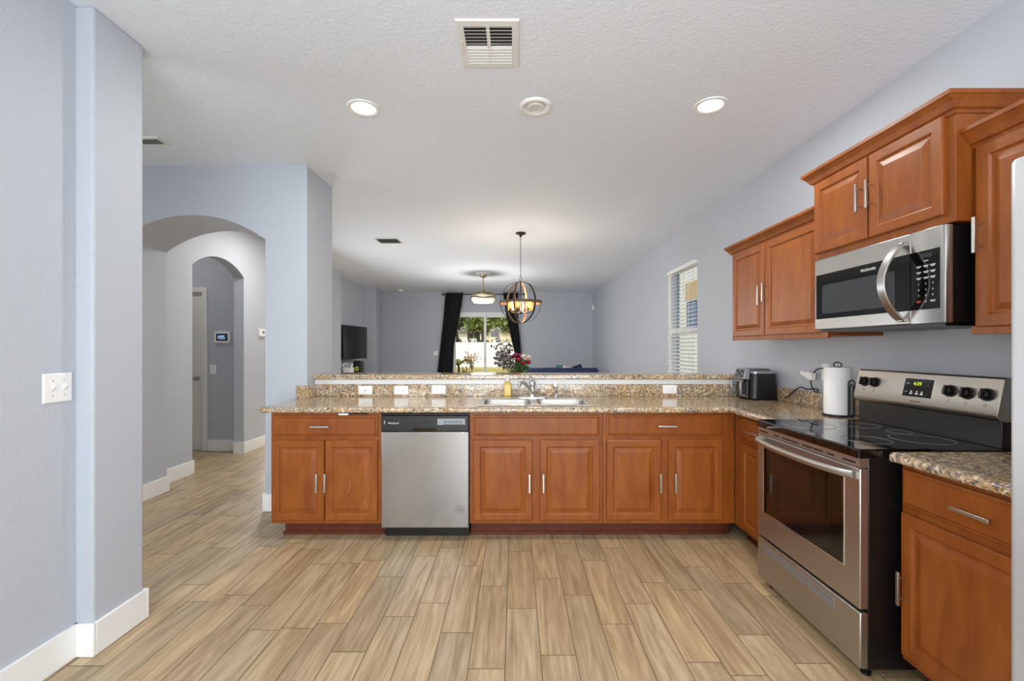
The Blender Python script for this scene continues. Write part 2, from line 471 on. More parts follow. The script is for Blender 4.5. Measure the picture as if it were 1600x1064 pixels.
struct(arched(-5.2, XE, -3.196, -2.015, 2.197, 2.394, 'y', YA0, YA1, 'wall_arch'))
XH = -3.375
HY0, HY1 = 4.66, 5.547
struct(arched(YA1, 8.65, HY0, HY1, 2.194, 2.355, 'x', XH - .125, XH, 'wall_hall'))
# foyer behind the small arch
FY = 5.70
FDX1 = PX(316.8, FY); FDX0 = FDX1 - .76; FDZ = 2.03
b = MB()
b.box(-5.2, FDX0, FY, FY + .12, 0, CEIL); b.box(FDX1, XH - .125, FY, FY + .12, 0, CEIL); b.box(FDX0, FDX1, FY, FY + .12, FDZ, CEIL)
struct(b.build('wall_foyer', WALL))
struct(MB().box(-5.35, -5.2, 3.6, FY + .12, 0, CEIL).build('wall_foyer_left', WALL))
# living room side wall: niche and column
b = MB()
b.prism([(-3.5, 8.55), (-3.5, 8.65), (-3.63, 8.65), (-3.63, 10.65), (-3.32, 10.65), (-3.53, YB), (-4.2, YB), (-4.2, 8.55)], 'z', 0, CEIL)
struct(b.build('wall_living_left', WALL))
# half wall that carries the bar top
YK = 3.749
struct(MB().box(XE, XW, YK, YK + .13, 0, 1.058).build('wall_bar', WALL))
struct(MB().box(XE, XW, YK - .012, YK, 1.016, 1.058).build('trim_bar', TRIM))

# baseboards
def bb(name, boxes, h=.142, t=.015):
    m = MB()
    for x0, x1, y0, y1 in boxes: m.box(x0, x1, y0, y1, .001, h)
    return struct(m.build(name, TRIM, bevel=.003))
T = .015
bb('baseboard_left', [(AX, AX + T, -2.6, 1.913)])
bb('baseboard_left_pier', [(AX, -1.812 + T, 1.913 - T, 1.913), (-1.812, -1.812 + T, 1.913, 2.175), (AX - .16, -1.812 + T, 2.175, 2.175 + T)])
bb('baseboard_arch', [(-5.2, -3.196, YA0 - T, YA0), (-3.196, -3.196 + T, YA0 - T, YA1 + T), (-2.015, -1.69, YA0 - T, YA0), (-2.03, -2.015, YA0 - T, YA1 + T), (-2.03, XE, YA1, YA1 + T)])
bb('baseboard_hall', [(XH, XH + T, YA1, HY0 + T * .0), (XH, XH + T, HY1, 8.65), (XH - .125, XH + T, HY1 - T, HY1), (XH - .125, XH + T, HY0, HY0 + T)])
bb('baseboard_foyer', [(FDX1 + .07, XH - .125, FY - T, FY)])
bb('baseboard_back', [(-3.53, SX0 - .05, YB - T, YB), (SX1 + .05, XW, YB - T, YB)])
bb('baseboard_right', [(XW - T, XW, 3.9, YB)])

# ------------------------------------------------------------------ windows and doors
w = struct(MB().box(XW + .02, XW + .1, WY0, WY0 + .045, WZ0, WZ1).box(XW + .02, XW + .1, WY1 - .045, WY1, WZ0, WZ1)
           .box(XW + .02, XW + .1, WY0 + .045, WY1 - .045, WZ1 - .05, WZ1).box(XW + .02, XW + .1, WY0 + .045, WY1 - .045, WZ0, WZ0 + .05)
           .box(XW + .03, XW + .095, WY0 + .045, WY1 - .045, 1.50, 1.56).build('window_1', TRIM, bevel=.003), 'white sash window in right wall', 'window')
MB().box(XW + .06, XW + .066, WY0 + .04, WY1 - .04, WZ0 + .04, WZ1 - .04).build('window_pane', PANE, w)
MB().box(XW - .02, XW + .03, WY0 + .002, WY1 - .002, WZ0 - .02, WZ0 + .001).build('window_sill', TRIM, w, bevel=.004)
# reveal liner
MB().box(XW + .001, XW + .11, WY0 - .001, WY0 + .004, WZ0, WZ1).box(XW + .001, XW + .11, WY1 - .004, WY1 + .001, WZ0, WZ1).box(XW + .001, XW + .11, WY0, WY1, WZ1 - .004, WZ1 + .001).build('window_reveal', TRIM, w)
bl = thing('window_blind', 'white slatted blind hanging in the sash window on the right wall', 'blind', (XW + .005, (WY0 + WY1) / 2, WZ0))
hw = (WY1 - WY0) / 2 - .02
BH = WZ1 - WZ0
MB().box(-.03, .02, -hw, hw, BH - .055, BH - .01).build('head_rail', TRIM, bl, bevel=.003)
m = MB()
nsl = 30
for i in range(nsl):
    z = .06 + (BH - .14) * i / (nsl - 1)
    dx, dz = .022, .010
    y0, y1 = -hw + .004, hw - .004
    m.rings([[(-dx - .004, y, z - dz), (-.004, y, z + .0035), (dx - .004, y, z + dz), (dx - .004, y, z + dz - .002), (-.004, y, z + .0005), (-dx - .004, y, z - dz - .002)] for y in (y0, y1)])
m.build('slats', TRIM, bl, smooth=30)
MB().box(-.03, .02, -hw, hw, .015, .037).build('bottom_rail', TRIM, bl, bevel=.003)
m = MB()
for y in (-hw * .62, 0, hw * .62):
    m.tube([(-.03, y, .03), (-.03, y, BH - .02)], .0022, 6); m.tube([(.021, y, .03), (.021, y, BH - .02)], .0022, 6)
islands(m, 'ladder_cord', TRIM, bl)
MB().tube([(-.036, hw - .12, BH - .03), (-.038, hw - .12, .75)], .005, 8).build('tilt_wand', TRIM, bl)

w4 = struct(MB().box(XH, XH + .03, 6.03, 6.10, .45, 1.95).box(XH, XH + .03, 7.40, 7.47, .45, 1.95).box(XH, XH + .03, 6.10, 7.40, .45, .52).box(XH, XH + .03, 6.10, 7.40, 1.88, 1.95).box(XH, XH + .025, 6.72, 6.78, .52, 1.88).build('living_fill_frame', TRIM, bevel=.004), 'white frame added around the living room fill light', 'window')  # window-like frame on solid wall, added around the living room fill light
MB().box(XH + .002, XH + .008, 6.10, 7.40, .52, 1.88).build('window_pane', mat('living_fill_pane', (236, 240, 244), .3), w4)  # pane of the added frame, no opening behind it
# patio door
ym = YB + .05
d1 = struct(MB().box(SX0, SX0 + .07, ym - .05, ym + .06, 0, SZ1).box(SX1 - .07, SX1, ym - .05, ym + .06, 0, SZ1).box(SX0 + .07, SX1 - .07, ym - .05, ym + .06, SZ1 - .07, SZ1)
            .box(SX0 + .07, SX1 - .07, ym - .05, ym + .06, .002, .06).build('door_1', TRIM, bevel=.004), 'white sliding glass patio door', 'door')
xm = PX(758, ym)
def slide(x0, x1, y):
    f = MB().box(x0, x0 + .06, y - .018, y + .018, .06, SZ1 - .07).box(x1 - .06, x1, y - .018, y + .018, .06, SZ1 - .07).box(x0 + .06, x1 - .06, y - .018, y + .018, SZ1 - .13, SZ1 - .07).box(x0 + .06, x1 - .06, y - .018, y + .018, .06, .14).build('door_panel', TRIM, d1, bevel=.003)
    MB().box(x0 + .055, x1 - .055, y - .004, y + .004, .135, SZ1 - .125).build('door_pane', PANE, f)
    return f
slide(SX0 + .07, xm + .03, ym - .012); p = slide(xm - .03, SX1 - .07, ym + .028)
MB().box(xm + .02 - .03, xm + .02 - .01, ym - .05, ym - .03, .95, 1.15).build('door_handle', TRIM, d1, bevel=.004)

# hall door, six raised panels
FD = .03
dd = struct(MB().box(FDX0, FDX1, FY + FD, FY + FD + .04, .008, FDZ).build('door_2', DOORW), 'white six panel door in the foyer', 'door')
m = MB()
for c in (0, 1):
    xa = FDX0 + .11 + c * .30; xb = xa + .24
    for z0, z1 in ((.2, .78), (.92, 1.48), (1.60, 1.88)):
        m.rect_rings(xa, xb, z0, z1, [(0, FY + FD - .001), (.012, FY + FD + .009), (.03, FY + FD + .009), (.05, FY + FD - .002)])
m.build('door_panels', DOORW, dd)
MB().box(FDX1, FDX1 + .062, FY - .016, FY, 0.001, FDZ + .062).box(FDX0 - .062, FDX0, FY - .016, FY, 0.001, FDZ + .062).box(FDX0, FDX1, FY - .016, FY, FDZ, FDZ + .062).box(FDX1 - .012, FDX1, FY, FY + .1, .001, FDZ).box(FDX0, FDX0 + .012, FY, FY + .1, .001, FDZ).box(FDX0, FDX1, FY, FY + .1, FDZ - .012, FDZ).build('door_casing', DOORW, dd, bevel=.004)
kx, kz = PX(307, FY), PZ(591, FY)
MB().lathe([(.026, FY + FD), (.026, FY + FD - .008), (.011, FY + FD - .01), (.011, FY + FD - .035), (.024, FY + FD - .042), (.029, FY + FD - .055), (.024, FY + FD - .068), (.004, FY + FD - .072)], (kx, 0, kz), 18, 'y').build('door_knob', NICKEL, dd, smooth=50)
# assumed window frame added around the rear fill light (behind the camera)
w2 = struct(MB().box(-1.15, -1.09, -2.75, -2.65, .2, 2.3).box(1.49, 1.55, -2.75, -2.65, .2, 2.3).box(-1.09, 1.49, -2.75, -2.65, 2.24, 2.3).box(-1.09, 1.49, -2.75, -2.65, .2, .26).box(.17, .23, -2.75, -2.65, .26, 2.24).build('rear_fill_frame', TRIM), 'added frame of the rear fill light behind the viewpoint', 'window')

# ------------------------------------------------------------------ cabinets
def pull(m, x, z, L_=.128, vert=True, y=-.02):
    """a flat bar pull on two thin posts"""
    h = L_ / 2
    if vert:
        m.box(x - .006, x + .006, y - .036, y - .026, z - h, z + h)
        for s in (-.62, .62): m.tube([(x, y - .027, z + s * h), (x, y, z + s * h)], .0035, 8)
    else:
        m.box(x - h, x + h, y - .036, y - .026, z - .006, z + .006)
        for s in (-.62, .62): m.tube([(x + s * h, y - .027, z), (x + s * h, y, z)], .0035, 8)
    return m
def door(par, x0, x1, z0, z1, hx=None, hz=None, name='door', L_=.128):
    o = MB().rect_rings(x0, x1, z0, z1, [(0, 0), (0, -.015), (.005, -.020), (.043, -.020), (.047, -.0185), (.052, -.011), (.060, -.011), (.084, -.0185), (.087, -.019)]).build(name, WOOD, par)
    if hx is not None: pull(MB(), hx, hz, L_).build('handle', NICKEL, o, bevel=.0012)
    return o
def drawer(par, x0, x1, z0, z1, hx=None, name='drawer'):
    o = MB().rect_rings(x0, x1, z0, z1, [(0, 0), (0, -.011), (.004, -.013), (.009, -.0135), (.016, -.020), (.018, -.020)]).build(name, WOOD, par)
    if hx is not None: pull(MB(), hx, (z0 + z1) / 2, .128, False).build('handle', NICKEL, o, bevel=.0012)
    return o
YF = 3.071
def carcass(par, w, depth=.55, z0=.11, z1=.876, toe_l=0.0):
    # box with open toe space and a face frame
    MB().box(0, .018, .018, depth, z0, z1).box(w - .018, w, .018, depth, z0, z1).box(.018, w - .018, .018, depth, z0, z0 + .018).box(.018, w - .018, depth - .008, depth, z0 + .018, z1).build('carcass', WOODD, par)
    MB().box(0, w, 0, .018, z0, z1).build('face_frame', WOOD, par, bevel=.001)
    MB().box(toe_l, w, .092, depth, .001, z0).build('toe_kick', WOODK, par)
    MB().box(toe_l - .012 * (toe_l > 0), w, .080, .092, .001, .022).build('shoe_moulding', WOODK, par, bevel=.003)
def xf(u): return PX(u, YF)
XL = xf(424)
# left cabinet
c = thing('base_cabinet', 'brown base cabinet at the left end of the peninsula with scratched right door', 'cabinet', (XL, YF, 0), 0, 'base cabinets')
carcass(c, xf(597) - XL - .002, toe_l=.05)
drawer(c, xf(427) - XL, xf(590.5) - XL, .715, .853, xf(504) - XL)
door(c, xf(427) - XL, xf(508) - XL, .135, .685, xf(499) - XL, .40)
dr = door(c, xf(509.6) - XL, xf(591) - XL, .135, .685, xf(512) - XL, .40)
SCR = mat('scratch', (196, 138, 92), .5)
s_ = MB()
for pts in ([(548, 751), (547, 761), (543, 772)], [(573, 776), (568, 788), (563, 796)], [(575, 786), (570, 797)]):
    s_.tube([(PX(u, YF - .02) - XL, -.0195, PZ(v, YF - .02)) for u, v in pts], .0012, 5)
for so in islands(s_, 'scratch', SCR, dr): so['label'] = 'pale scratch on the door panel'
lt = MB().box(PX(529, 3.05) - XL, PX(544, 3.05) - XL, -.024, -.002, .860, .872).build('child_latch', WHITEP, c); lt['label'] = 'white latch strip above the drawer'
lt = MB().box(PX(545, 3.05) - XL, PX(573, 3.05) - XL, -.016, -.002, .863, .872).build('child_latch_base', BLACKP, c, bevel=.002)
# dishwasher
XD0, XD1 = xf(597.5), xf(733.5)
c = thing('dishwasher', 'stainless steel dishwasher with black control strip under the counter', 'dishwasher', (XD0, YF, 0))
wd = XD1 - XD0
MB().box(0, wd, .005, .56, .10, .866).build('tub', BLACKP, c)
MB().box(.006, wd - .006, .06, .5, .001, .10).build('toe_panel', BLACKP, c)
MB().box(.002, wd - .002, -.032, .004, .092, .748).build('front_panel', STEELV, c, bevel=.004)
cp = MB().box(.002, wd - .002, -.034, .004, .750, .858).build('control_strip', BLACKP, c, bevel=.004)
cp['label'] = 'black control strip'
m = MB()
m.prism([(.21, .752), (.385, .752), (.37, .776), (.225, .776)], 'y', -.0365, -.034)
m.build('grip_recess', BLACKGL, cp)
GREYS = mat('silver_button_panel', (150, 155, 160), .4)
m = MB().box(.385, .575, -.0355, -.0338, .795, .838)
m.build('button_panel', GREYS, cp, bevel=.001)
m = MB()
for k in range(5): m.tube([(.44 + k * .026 + .009 * math.cos(t), -.0358, .816 + .006 * math.sin(t)) for t in [2 * PI * i / 12 for i in range(12)]], .0016, 5, True)
m.box(.425, .565, -.0359, -.0353, .797, .801).build('buttons', BLACKP, cp)
lettering('Whirlpool', .018, (.085, -.0345, .807), cp, PRINT, 'brand_lettering')
MB().box(.022, .026, -.0352, -.0338, .80, .825).build('status_light', PRINT, cp)
m = MB(); cx, cz = xf(719) - XD0, PZ(797, YF - .03)
m.tube([(cx + .031 * math.cos(2 * PI * i / 32), -.0323, cz + .031 * math.sin(2 * PI * i / 32)) for i in range(32)], .0011, 5, True)
for k, h in ((-.012, .018), (-.004, .025), (.004, .025), (.012, .018)): m.box(cx - h, cx + h, -.0327, -.0318, cz + k - .0013, cz + k + .0013)
st = m.build('round_sticker', GREYPR, c); st['label'] = 'round printed sticker at lower right'
# sink cabinet
XS = xf(734)
c = thing('base_cabinet', 'brown sink base cabinet with blank drawer front below the sink', 'cabinet', (XS, YF, 0), 0, 'base cabinets')
carcass(c, xf(941.5) - XS - .002)
drawer(c, xf(740) - XS, xf(936) - XS, .715, .855, None, 'false_drawer_front')
door(c, xf(740) - XS, xf(831.5) - XS, .137, .688, xf(827) - XS, .40)
door(c, xf(843.5) - XS, xf(936) - XS, .137, .688, xf(848.5) - XS, .40)
# right front cabinet
XR = xf(941.5)
c = thing('base_cabinet', 'brown peninsula base cabinet with a drawer, right of the sink cabinet', 'cabinet', (XR, YF, 0), 0, 'base cabinets')
carcass(c, 1.516 - XR)
drawer(c, xf(947.5) - XR, xf(1128) - XR, .717, .858, xf(1039) - XR)
door(c, xf(947) - XR, xf(1032) - XR, .138, .688, xf(1029) - XR, .40)
door(c, xf(1043) - XR, xf(1128) - XR, .138, .688, xf(1052) - XR, .40)
# right run: corner cabinet
XB = 1.518
Y0 = YF - .002
c = thing('base_cabinet', 'narrow brown base cabinet in the corner left of the range', 'cabinet', (XB, Y0, 0), -PI / 2, 'base cabinets')
carcass(c, Y0 - 2.512, .54)
drawer(c, .115, Y0 - 2.54, .717, .858, .30)
door(c, .115, Y0 - 2.54, .137, .688, None)
# near cabinet
Y0 = 1.742; WN = .605
c = thing('base_cabinet', 'large brown base cabinet in the right foreground between range and refrigerator', 'cabinet', (XB, Y0, 0), -PI / 2, 'base cabinets')
carcass(c, WN, .54)
drawer(c, .012, WN - .012, .713, .853, WN / 2)
door(c, .012, WN - .012, .135, .685, .037, .40)

# ------------------------------------------------------------------ upper cabinets
def crown(par, w, d, z, left=True, right=True, h=.078, k=.6):
    """mitred crown around the front and the open ends; profile steps outward as it rises"""
    prof = [(0, 0), (.008, 0), (.010, .012), (.016, .016), (.022, .018), (.034, .040), (.046, .056), (.050, .060), (.055, .062), (.055, h), (0, h)]
    L_ = []
    for p, hh in prof:
        l = p if left else 0; r = p * k if right else 0
        L_.append([(-l, d, z + hh), (-l, -p - .001, z + hh), (w + r, -p - .001, z + hh), (w + r, d, z + hh)])
    m = MB(); m.rings(L_, False, False, closed=False)
    m.box(0.001, w - .001, 0.001, d, z + h - .004, z + h)
    return m.build('crown_moulding', WOODD, par)
XU = 1.757
def upper(label, y0, y1, xface, z0, z1, doors, rail=True, left=True, right=True):
    c = thing('wall_cabinet', label, 'cabinet', (xface + .02, y0, 0), -PI / 2, 'wall cabinets above the counter')
    w = y0 - y1; d = XW - xface - .022
    MB().box(0, w, 0, d, z0, z1 + .05).build('carcass', WOOD, c, bevel=.0015)
    for (a, b_, za, zb, hx, hz) in doors: door(c, y0 - a, y0 - b_, za, zb, None if hx is None else y0 - hx, hz, L_=.135)
    crown(c, w, d, z1, left, right)
    if rail: MB().box(-.002, w, -.012, .006, z0 - .012, z0 + .02).build('light_rail', WOODD, c, bevel=.002)
    return c
def du(u, X=XU): return DX(u, X)
# z of crown top ~2.14 for the two low ones, 2.30 for the raised one
upper('brown two door wall cabinet left of the microwave', 3.608, 2.51, XU, 1.39, 2.060, [(3.595, 3.14, 1.408, 2.062, 3.165, 1.695), (3.128, 2.555, 1.408, 2.062, 3.105, 1.71)], True, True, False)
XM = 1.681
upper('raised brown wall cabinet mounted directly above the microwave', 2.507, 1.716, XM, 1.812, 2.226, [(2.503, 2.128, 1.845, 2.238, 2.155, 2.045), (2.118, 1.752, 1.845, 2.238, 2.092, 2.045)], False)
upper('brown wall cabinet beside the refrigerator, rightmost of the upper ones', 1.714, 1.13, XU - .005, 1.385, 2.085, [(1.695, 1.15, 1.40, 2.088, 1.668, 1.745)], True, False, False)

# ------------------------------------------------------------------ counters
EDGE = [(.030, .876), (.012, .876), (.004, .879), (0, .887), (0, .901), (.003, .908), (.010, .913), (.030, .914)]   # (inset, z)
YC0, YC1 = 3.026, 3.729
XC0, XCR = -1.742, 1.466
SKX0, SKX1, SKY0, SKY1 = -.262, .562, 3.10, 3.64
m = MB()
zt0, zt1 = .876, .914
yi = YC0 + .030
def slab(x0, x1, y0, y1): m.box(x0, x1, y0, y1, zt0, zt1)
slab(XC0 + .03, XE, yi, YA0 - .002); slab(XE, SKX0 + .02, yi, YK - .012); slab(SKX0 + .02, SKX1 - .02, yi, SKY0 + .02); slab(SKX0 + .02, SKX1 - .02, SKY1 - .02, YK - .012)
slab(SKX1 - .02, XCR + .03, yi, YK - .012); slab(XCR + .03, XW - .001, 2.51, YK - .012)
# nosing: left end, front run up to the mitre, right run
def noseloop(f): return [f(i, z) for i, z in EDGE]
m.rings([noseloop(lambda i, z: (XC0 + i, YA0 - .002, z)), noseloop(lambda i, z: (XC0 + i, YC0 + i, z)), noseloop(lambda i, z: (XCR + i, YC0 + i, z)), noseloop(lambda i, z: (XCR + i, 2.51, z))], True, True)
ct = m.build('countertop', GRANITE, smooth=45)
tag(ct, 'L shaped tan granite look countertop over the peninsula and corner', 'countertop')
m = MB()
m.box(XE, XW - .021, YC1, YK - .013, .914, 1.016).box(XW - .021, XW - .001, 2.51, YK - .013, .914, 1.016)
m.box(XE, XE + .02, YA0, YC1, .914, 1.016).box(PX(463, 3.585), XE + .02, YA0 - .022, YA0 - .002, .914, 1.016)
m.build('backsplash', GRANITE, ct, bevel=.003)
MB().tube([(XCR + .005, YC0 + .005, .9142), (XCR + .055, YC0 + .055, .9142)], .0018, 6).build('seam_strip', TRIM, ct)
m = MB()
m.box(XCR + .03, XW - .001, 1.132, 1.742, zt0, zt1)
m.rings([noseloop(lambda i, z: (XCR + i, 1.742, z)), noseloop(lambda i, z: (XCR + i, 1.132, z))], True, True)
ct2 = m.build('countertop', GRANITE, smooth=45)
tag(ct2, 'short tan granite look countertop in the right foreground beside the range', 'countertop')
MB().box(XW - .021, XW - .001, 1.132, 1.742, .914, 1.016).build('backsplash', GRANITE, ct2, bevel=.003)
bt = MB().box(XE + .002, XW - .001, 3.70, 4.03, 1.058, 1.0975).build('bar_top', GRANITE, bevel=.008, seg=3)
tag(bt, 'raised granite look bar top running above the peninsula backsplash', 'bar top')

# ------------------------------------------------------------------ sink, faucet, soap
sk = thing('kitchen_sink', 'stainless double bowl sink set into the peninsula counter', 'sink', ((SKX0 + SKX1) / 2, (SKY0 + SKY1) / 2, .914))
ox, oy = (SKX0 + SKX1) / 2, (SKY0 + SKY1) / 2
def rrect(x0, x1, y0, y1, r, z, n=5):
    pts = []
    for cx, cy, a in ((x1 - r, y1 - r, 0), (x0 + r, y1 - r, PI / 2), (x0 + r, y0 + r, PI), (x1 - r, y0 + r, 1.5 * PI)):
        for i in range(n + 1): pts.append((cx + r * math.cos(a + PI / 2 * i / n), cy + r * math.sin(a + PI / 2 * i / n), z))
    return pts
bowls = ((-.238 - ox, .128 - ox), (.158 - ox, .536 - ox))
BY0, BY1 = 3.155 - oy, 3.525 - oy
# rim: frame built of strips round the two bowls
rx0, rx1, ry0, ry1 = SKX0 - ox, SKX1 - ox, SKY0 - oy, SKY1 - oy
m = MB()
z0, z1 = .0005, .006
m.box(rx0, rx1, ry0, BY0 + .012, z0, z1).box(rx0, rx1, BY1 - .012, ry1, z0, z1)
m.box(rx0, bowls[0][0] + .012, BY0 + .012, BY1 - .012, z0, z1).box(bowls[0][1] - .012, bowls[1][0] + .012, BY0 + .012, BY1 - .012, z0, z1).box(bowls[1][1] - .012, rx1, BY0 + .012, BY1 - .012, z0, z1)
m.build('rim', STEELD, sk, bevel=.003)
for a, b_ in bowls:
    m = MB()
    m.rings([rrect(a, b_, BY0, BY1, .06, .0058), rrect(a + .006, b_ - .006, BY0 + .006, BY1 - .006, .058, -.004), rrect(a + .016, b_ - .016, BY0 + .016, BY1 - .016, .055, -.145), rrect(a + .045, b_ - .045, BY0 + .045, BY1 - .045, .04, -.165)], False, True)
    o = m.build('bowl', STEELD, sk, smooth=60)
    cx = (a + b_) / 2
    MB().lathe([(.05, -.1645), (.046, -.162), (.04, -.165), (.002, -.166)], (cx, (BY0 + BY1) / 2, 0), 20).build('drain', CHROME, o, smooth=40)
rk = thing('drain_rack', 'small dark wire rack standing in the left sink bowl', 'rack', ((-.238 + .128) / 2 + .01, 3.34, .752))
m = MB()
for k in range(11):
    x = -.10 + .02 * k
    m.tube([(x, -.12, .0), (x, -.12, .10), (x, .10, .10), (x, .10, .0)], .0035, 6)
for y, z in ((-.12, .10), (.10, .10), (-.12, .05), (.10, .05)): m.tube([(-.105, y, z), (.105, y, z)], .004, 6)
m.build('wire_grid', WIRE, rk)
m = MB()
for x in (-.1, .1):
    for y in (-.12, .10): m.lathe([(.007, -.001), (.007, .012)], (x, y, 0), 10)
islands(m, 'foot', BLACKP, rk)

fx, fy = .144, 3.58
fa = thing('faucet', 'chrome single lever faucet on the sink deck', 'faucet', (fx, fy, .9205))
MB().rings([rrect(-.125, .125, -.028, .028, .027, 0), rrect(-.125, .125, -.028, .028, .027, .006), rrect(-.118, .118, -.02, .02, .02, .011)]).build('deck_plate', CHROME, fa, smooth=50)
MB().lathe([(.026, .008), (.025, .02), (.022, .035), (.022, .085), (.024, .10), (.026, .115), (.024, .128), (.015, .138), (.002, .141)], n=20).build('body', CHROME, fa, smooth=60)
sp = MB().tube([(-.005, -.01, .03), (-.02, -.04, .065), (-.045, -.085, .105), (-.07, -.13, .13), (-.092, -.165, .138), (-.106, -.188, .132), (-.112, -.197, .115)], [.015, .015, .0145, .014, .0135, .0135, .0145], 12).build('spout', CHROME, fa, smooth=60)
MB().tube([(-.112, -.197, .1175), (-.1145, -.201, .104)], .0155, 12).build('aerator', CHROME, sp, smooth=40)
MB().tube([(.002, 0, .135), (-.008, .005, .150), (-.03, .01, .168), (-.055, .015, .178)], [.012, .009, .007, .0075], 10, sx=1.4).build('lever', CHROME, fa, smooth=60)
sy = thing('side_sprayer', 'small chrome side sprayer to the right of the faucet', 'sprayer', (PX(869, 3.60), 3.60, .9205))
MB().lathe([(.022, 0), (.021, .008), (.014, .014), (.013, .022)], n=16).build('base', CHROME, sy, smooth=50)
MB().tube([(0, 0, .02), (0, -.004, .06), (-.002, -.012, .085), (-.006, -.026, .10), (-.01, -.04, .102)], [.012, .012, .014, .015, .012], 12).build('spray_head', CHROME, sy, smooth=60)
so = thing('soap_bottle', 'amber liquid soap bottle with clear pump behind the left sink bowl', 'bottle', (PX(793, 3.615), 3.675, .9145))
MB().rings([rrect(-.03, .03, -.018, .018, .012, 0), rrect(-.031, .031, -.019, .019, .013, .01), rrect(-.031, .031, -.019, .019, .013, .105), rrect(-.024, .024, -.015, .015, .012, .122), rrect(-.012, .012, -.011, .011, .0105, .130), rrect(-.012, .012, -.011, .011, .0105, .138)]).build('bottle', SOAP, so, smooth=50)
MB().box(-.024, .024, -.0197, -.0188, .018, .100).build('paper_label', SOAPL, so)
m = MB().lathe([(.0145, .136), (.0145, .150), (.007, .153), (.004, .156), (.004, .172), (.009, .174), (.009, .182), (.002, .183)], n=14)
m.tube([(0, 0, .178), (-.022, -.01, .178), (-.028, -.012, .172)], .004, 8)
m.build('pump', WHITEP, so, smooth=40)

# ------------------------------------------------------------------ outlets, switches, wall devices
def plate_parts(par, w, h, kind):
    MB().rect_rings(-w / 2, w / 2, -h / 2, h / 2, [(0, 0), (0, -.002), (.005, -.0055), (.006, -.0055)]).build('cover_plate', WHITEP, par)
    if kind == 'duplex_h' or kind == 'duplex_v':
        for s in (-1, 1):
            cx, cz = (s * .0195, 0) if kind == 'duplex_h' else (0, s * .0195)
            r = MB().lathe([(.0165, -.0055), (.0165, -.0075), (.001, -.0076)], (cx, 0, cz), 18, 'y').build('receptacle', WHITEP, par, smooth=40)
            m = MB()
            for a, b_ in ((-.006, 0), (.006, 0)):
                if kind == 'duplex_h': m.box(cx - .004, cx + .004, -.0081, -.0070, cz + a - .0012, cz + a + .0012)
                else: m.box(cx + a - .0012, cx + a + .0012, -.0081, -.0070, cz - .004, cz + .004)
            islands(m, 'slot', BLACKP, r)
    elif kind == 'decora':
        MB().box(-.033, .033, -.0075, -.005, -.0165, .0165).build('receptacle', WHITEP, par, bevel=.001)
        m = MB()
        for cx in (-.018, .018):
            for a in (-.005, .005): m.box(cx - .004, cx + .004, -.0081, -.0072, a - .0011, a + .0011)
        islands(m, 'slot', GREYPR, par)
    elif kind == 'jack':
        MB().box(-.008, .008, -.0068, -.005, -.008, .008).build('jack', WHITEP, par, bevel=.001)
        MB().box(-.004, .004, -.0073, -.0066, -.004, .004).build('socket', BLACKP, par)
    elif kind == 'toggle1' or kind == 'toggle2':
        for cx in ((0,) if kind == 'toggle1' else (-.023, .023)):
            t = MB().box(cx - .005, cx + .005, -.0065, -.005, -.012, .012).build('switch_slot', PRINT, par)
            MB().rings([[(cx - .0045, -.006, -.008), (cx + .0045, -.006, -.008), (cx + .0045, -.006, .006), (cx - .0045, -.006, .006)], [(cx - .0035, -.018, .006), (cx + .0035, -.018, .006), (cx + .0035, -.016, .013), (cx - .0035, -.016, .013)]]).build('toggle', WHITEP, par)
            m = MB()
            for z in (-.03, .03): m.lathe([(.003, -.0055), (.003, -.0063), (.0005, -.0065)], (cx, 0, z), 10, 'y')
            islands(m, 'screw', NICKEL, par)
YO = YC1
for u, v, kind, lab in ((571, 609.8, 'jack', 'white wall plate with a single dark jack, leftmost on the peninsula backsplash'),
                        (627, 609.8, 'duplex_h', 'white duplex outlet on the backsplash above the dishwasher\'s left corner'),
                        (685.5, 609, 'decora', 'white rectangular outlet on the backsplash nearest left of the sink'),
                        (1046.5, 608.3, 'duplex_h', 'white duplex outlet on the backsplash between sink and air fryer')):
    c = thing('wall_outlet', lab, 'outlet', (PX(u, YO), YO - .0005, PZ(v, YO)), 0, 'outlets along the backsplash')
    plate_parts(c, .118, .073, kind)
c = thing('wall_outlet', 'white outlet plate on the right wall behind the paper towel roll', 'outlet', (XW - .0005, DX(1290, XW), PZ(582, DX(1290, XW))), -PI / 2)
plate_parts(c, .073, .118, 'duplex_v')
dsw = (DX(62.5, AX) + DX(114, AX)) / 2
c = thing('light_switch', 'white double toggle switch plate on the left foreground wall', 'light switch', (AX + .0005, dsw, PZ(606, dsw)), PI / 2)
plate_parts(c, .118, .120, 'toggle2')
c = thing('light_switch', 'white single switch plate beside the foyer door below the keypad', 'light switch', (PX(333, FY), FY - .0005, PZ(577.5, FY)), 0)
plate_parts(c, .078, .118, 'toggle1')
c = thing('wall_plate', 'white switch plate on the back wall left of the black curtain', 'wall plate', (PX(681, YB), YB - .0005, PZ(552, YB)), 0)
plate_parts(c, .12, .12, 'toggle2')
c = thing('alarm_keypad', 'white alarm keypad with blue lit screen on the foyer wall', 'keypad', (PX(348.7, FY), FY - .0005, PZ(527, FY)), 0)
MB().box(-.102, .102, -.026, 0, -.073, .073).build('housing', WHITEP, c, bevel=.006)
s_ = MB().box(-.072, .072, -.0275, -.025, -.046, .046).build('bezel', BLACKGL, c, bevel=.002)
s2 = MB().box(-.055, .05, -.0285, -.027, -.030, .030).build('screen', LCD, s_)
m = MB(); PRB = mat('screen_icons', (190, 205, 230), .5, emit=(170, 195, 235), es=.5)
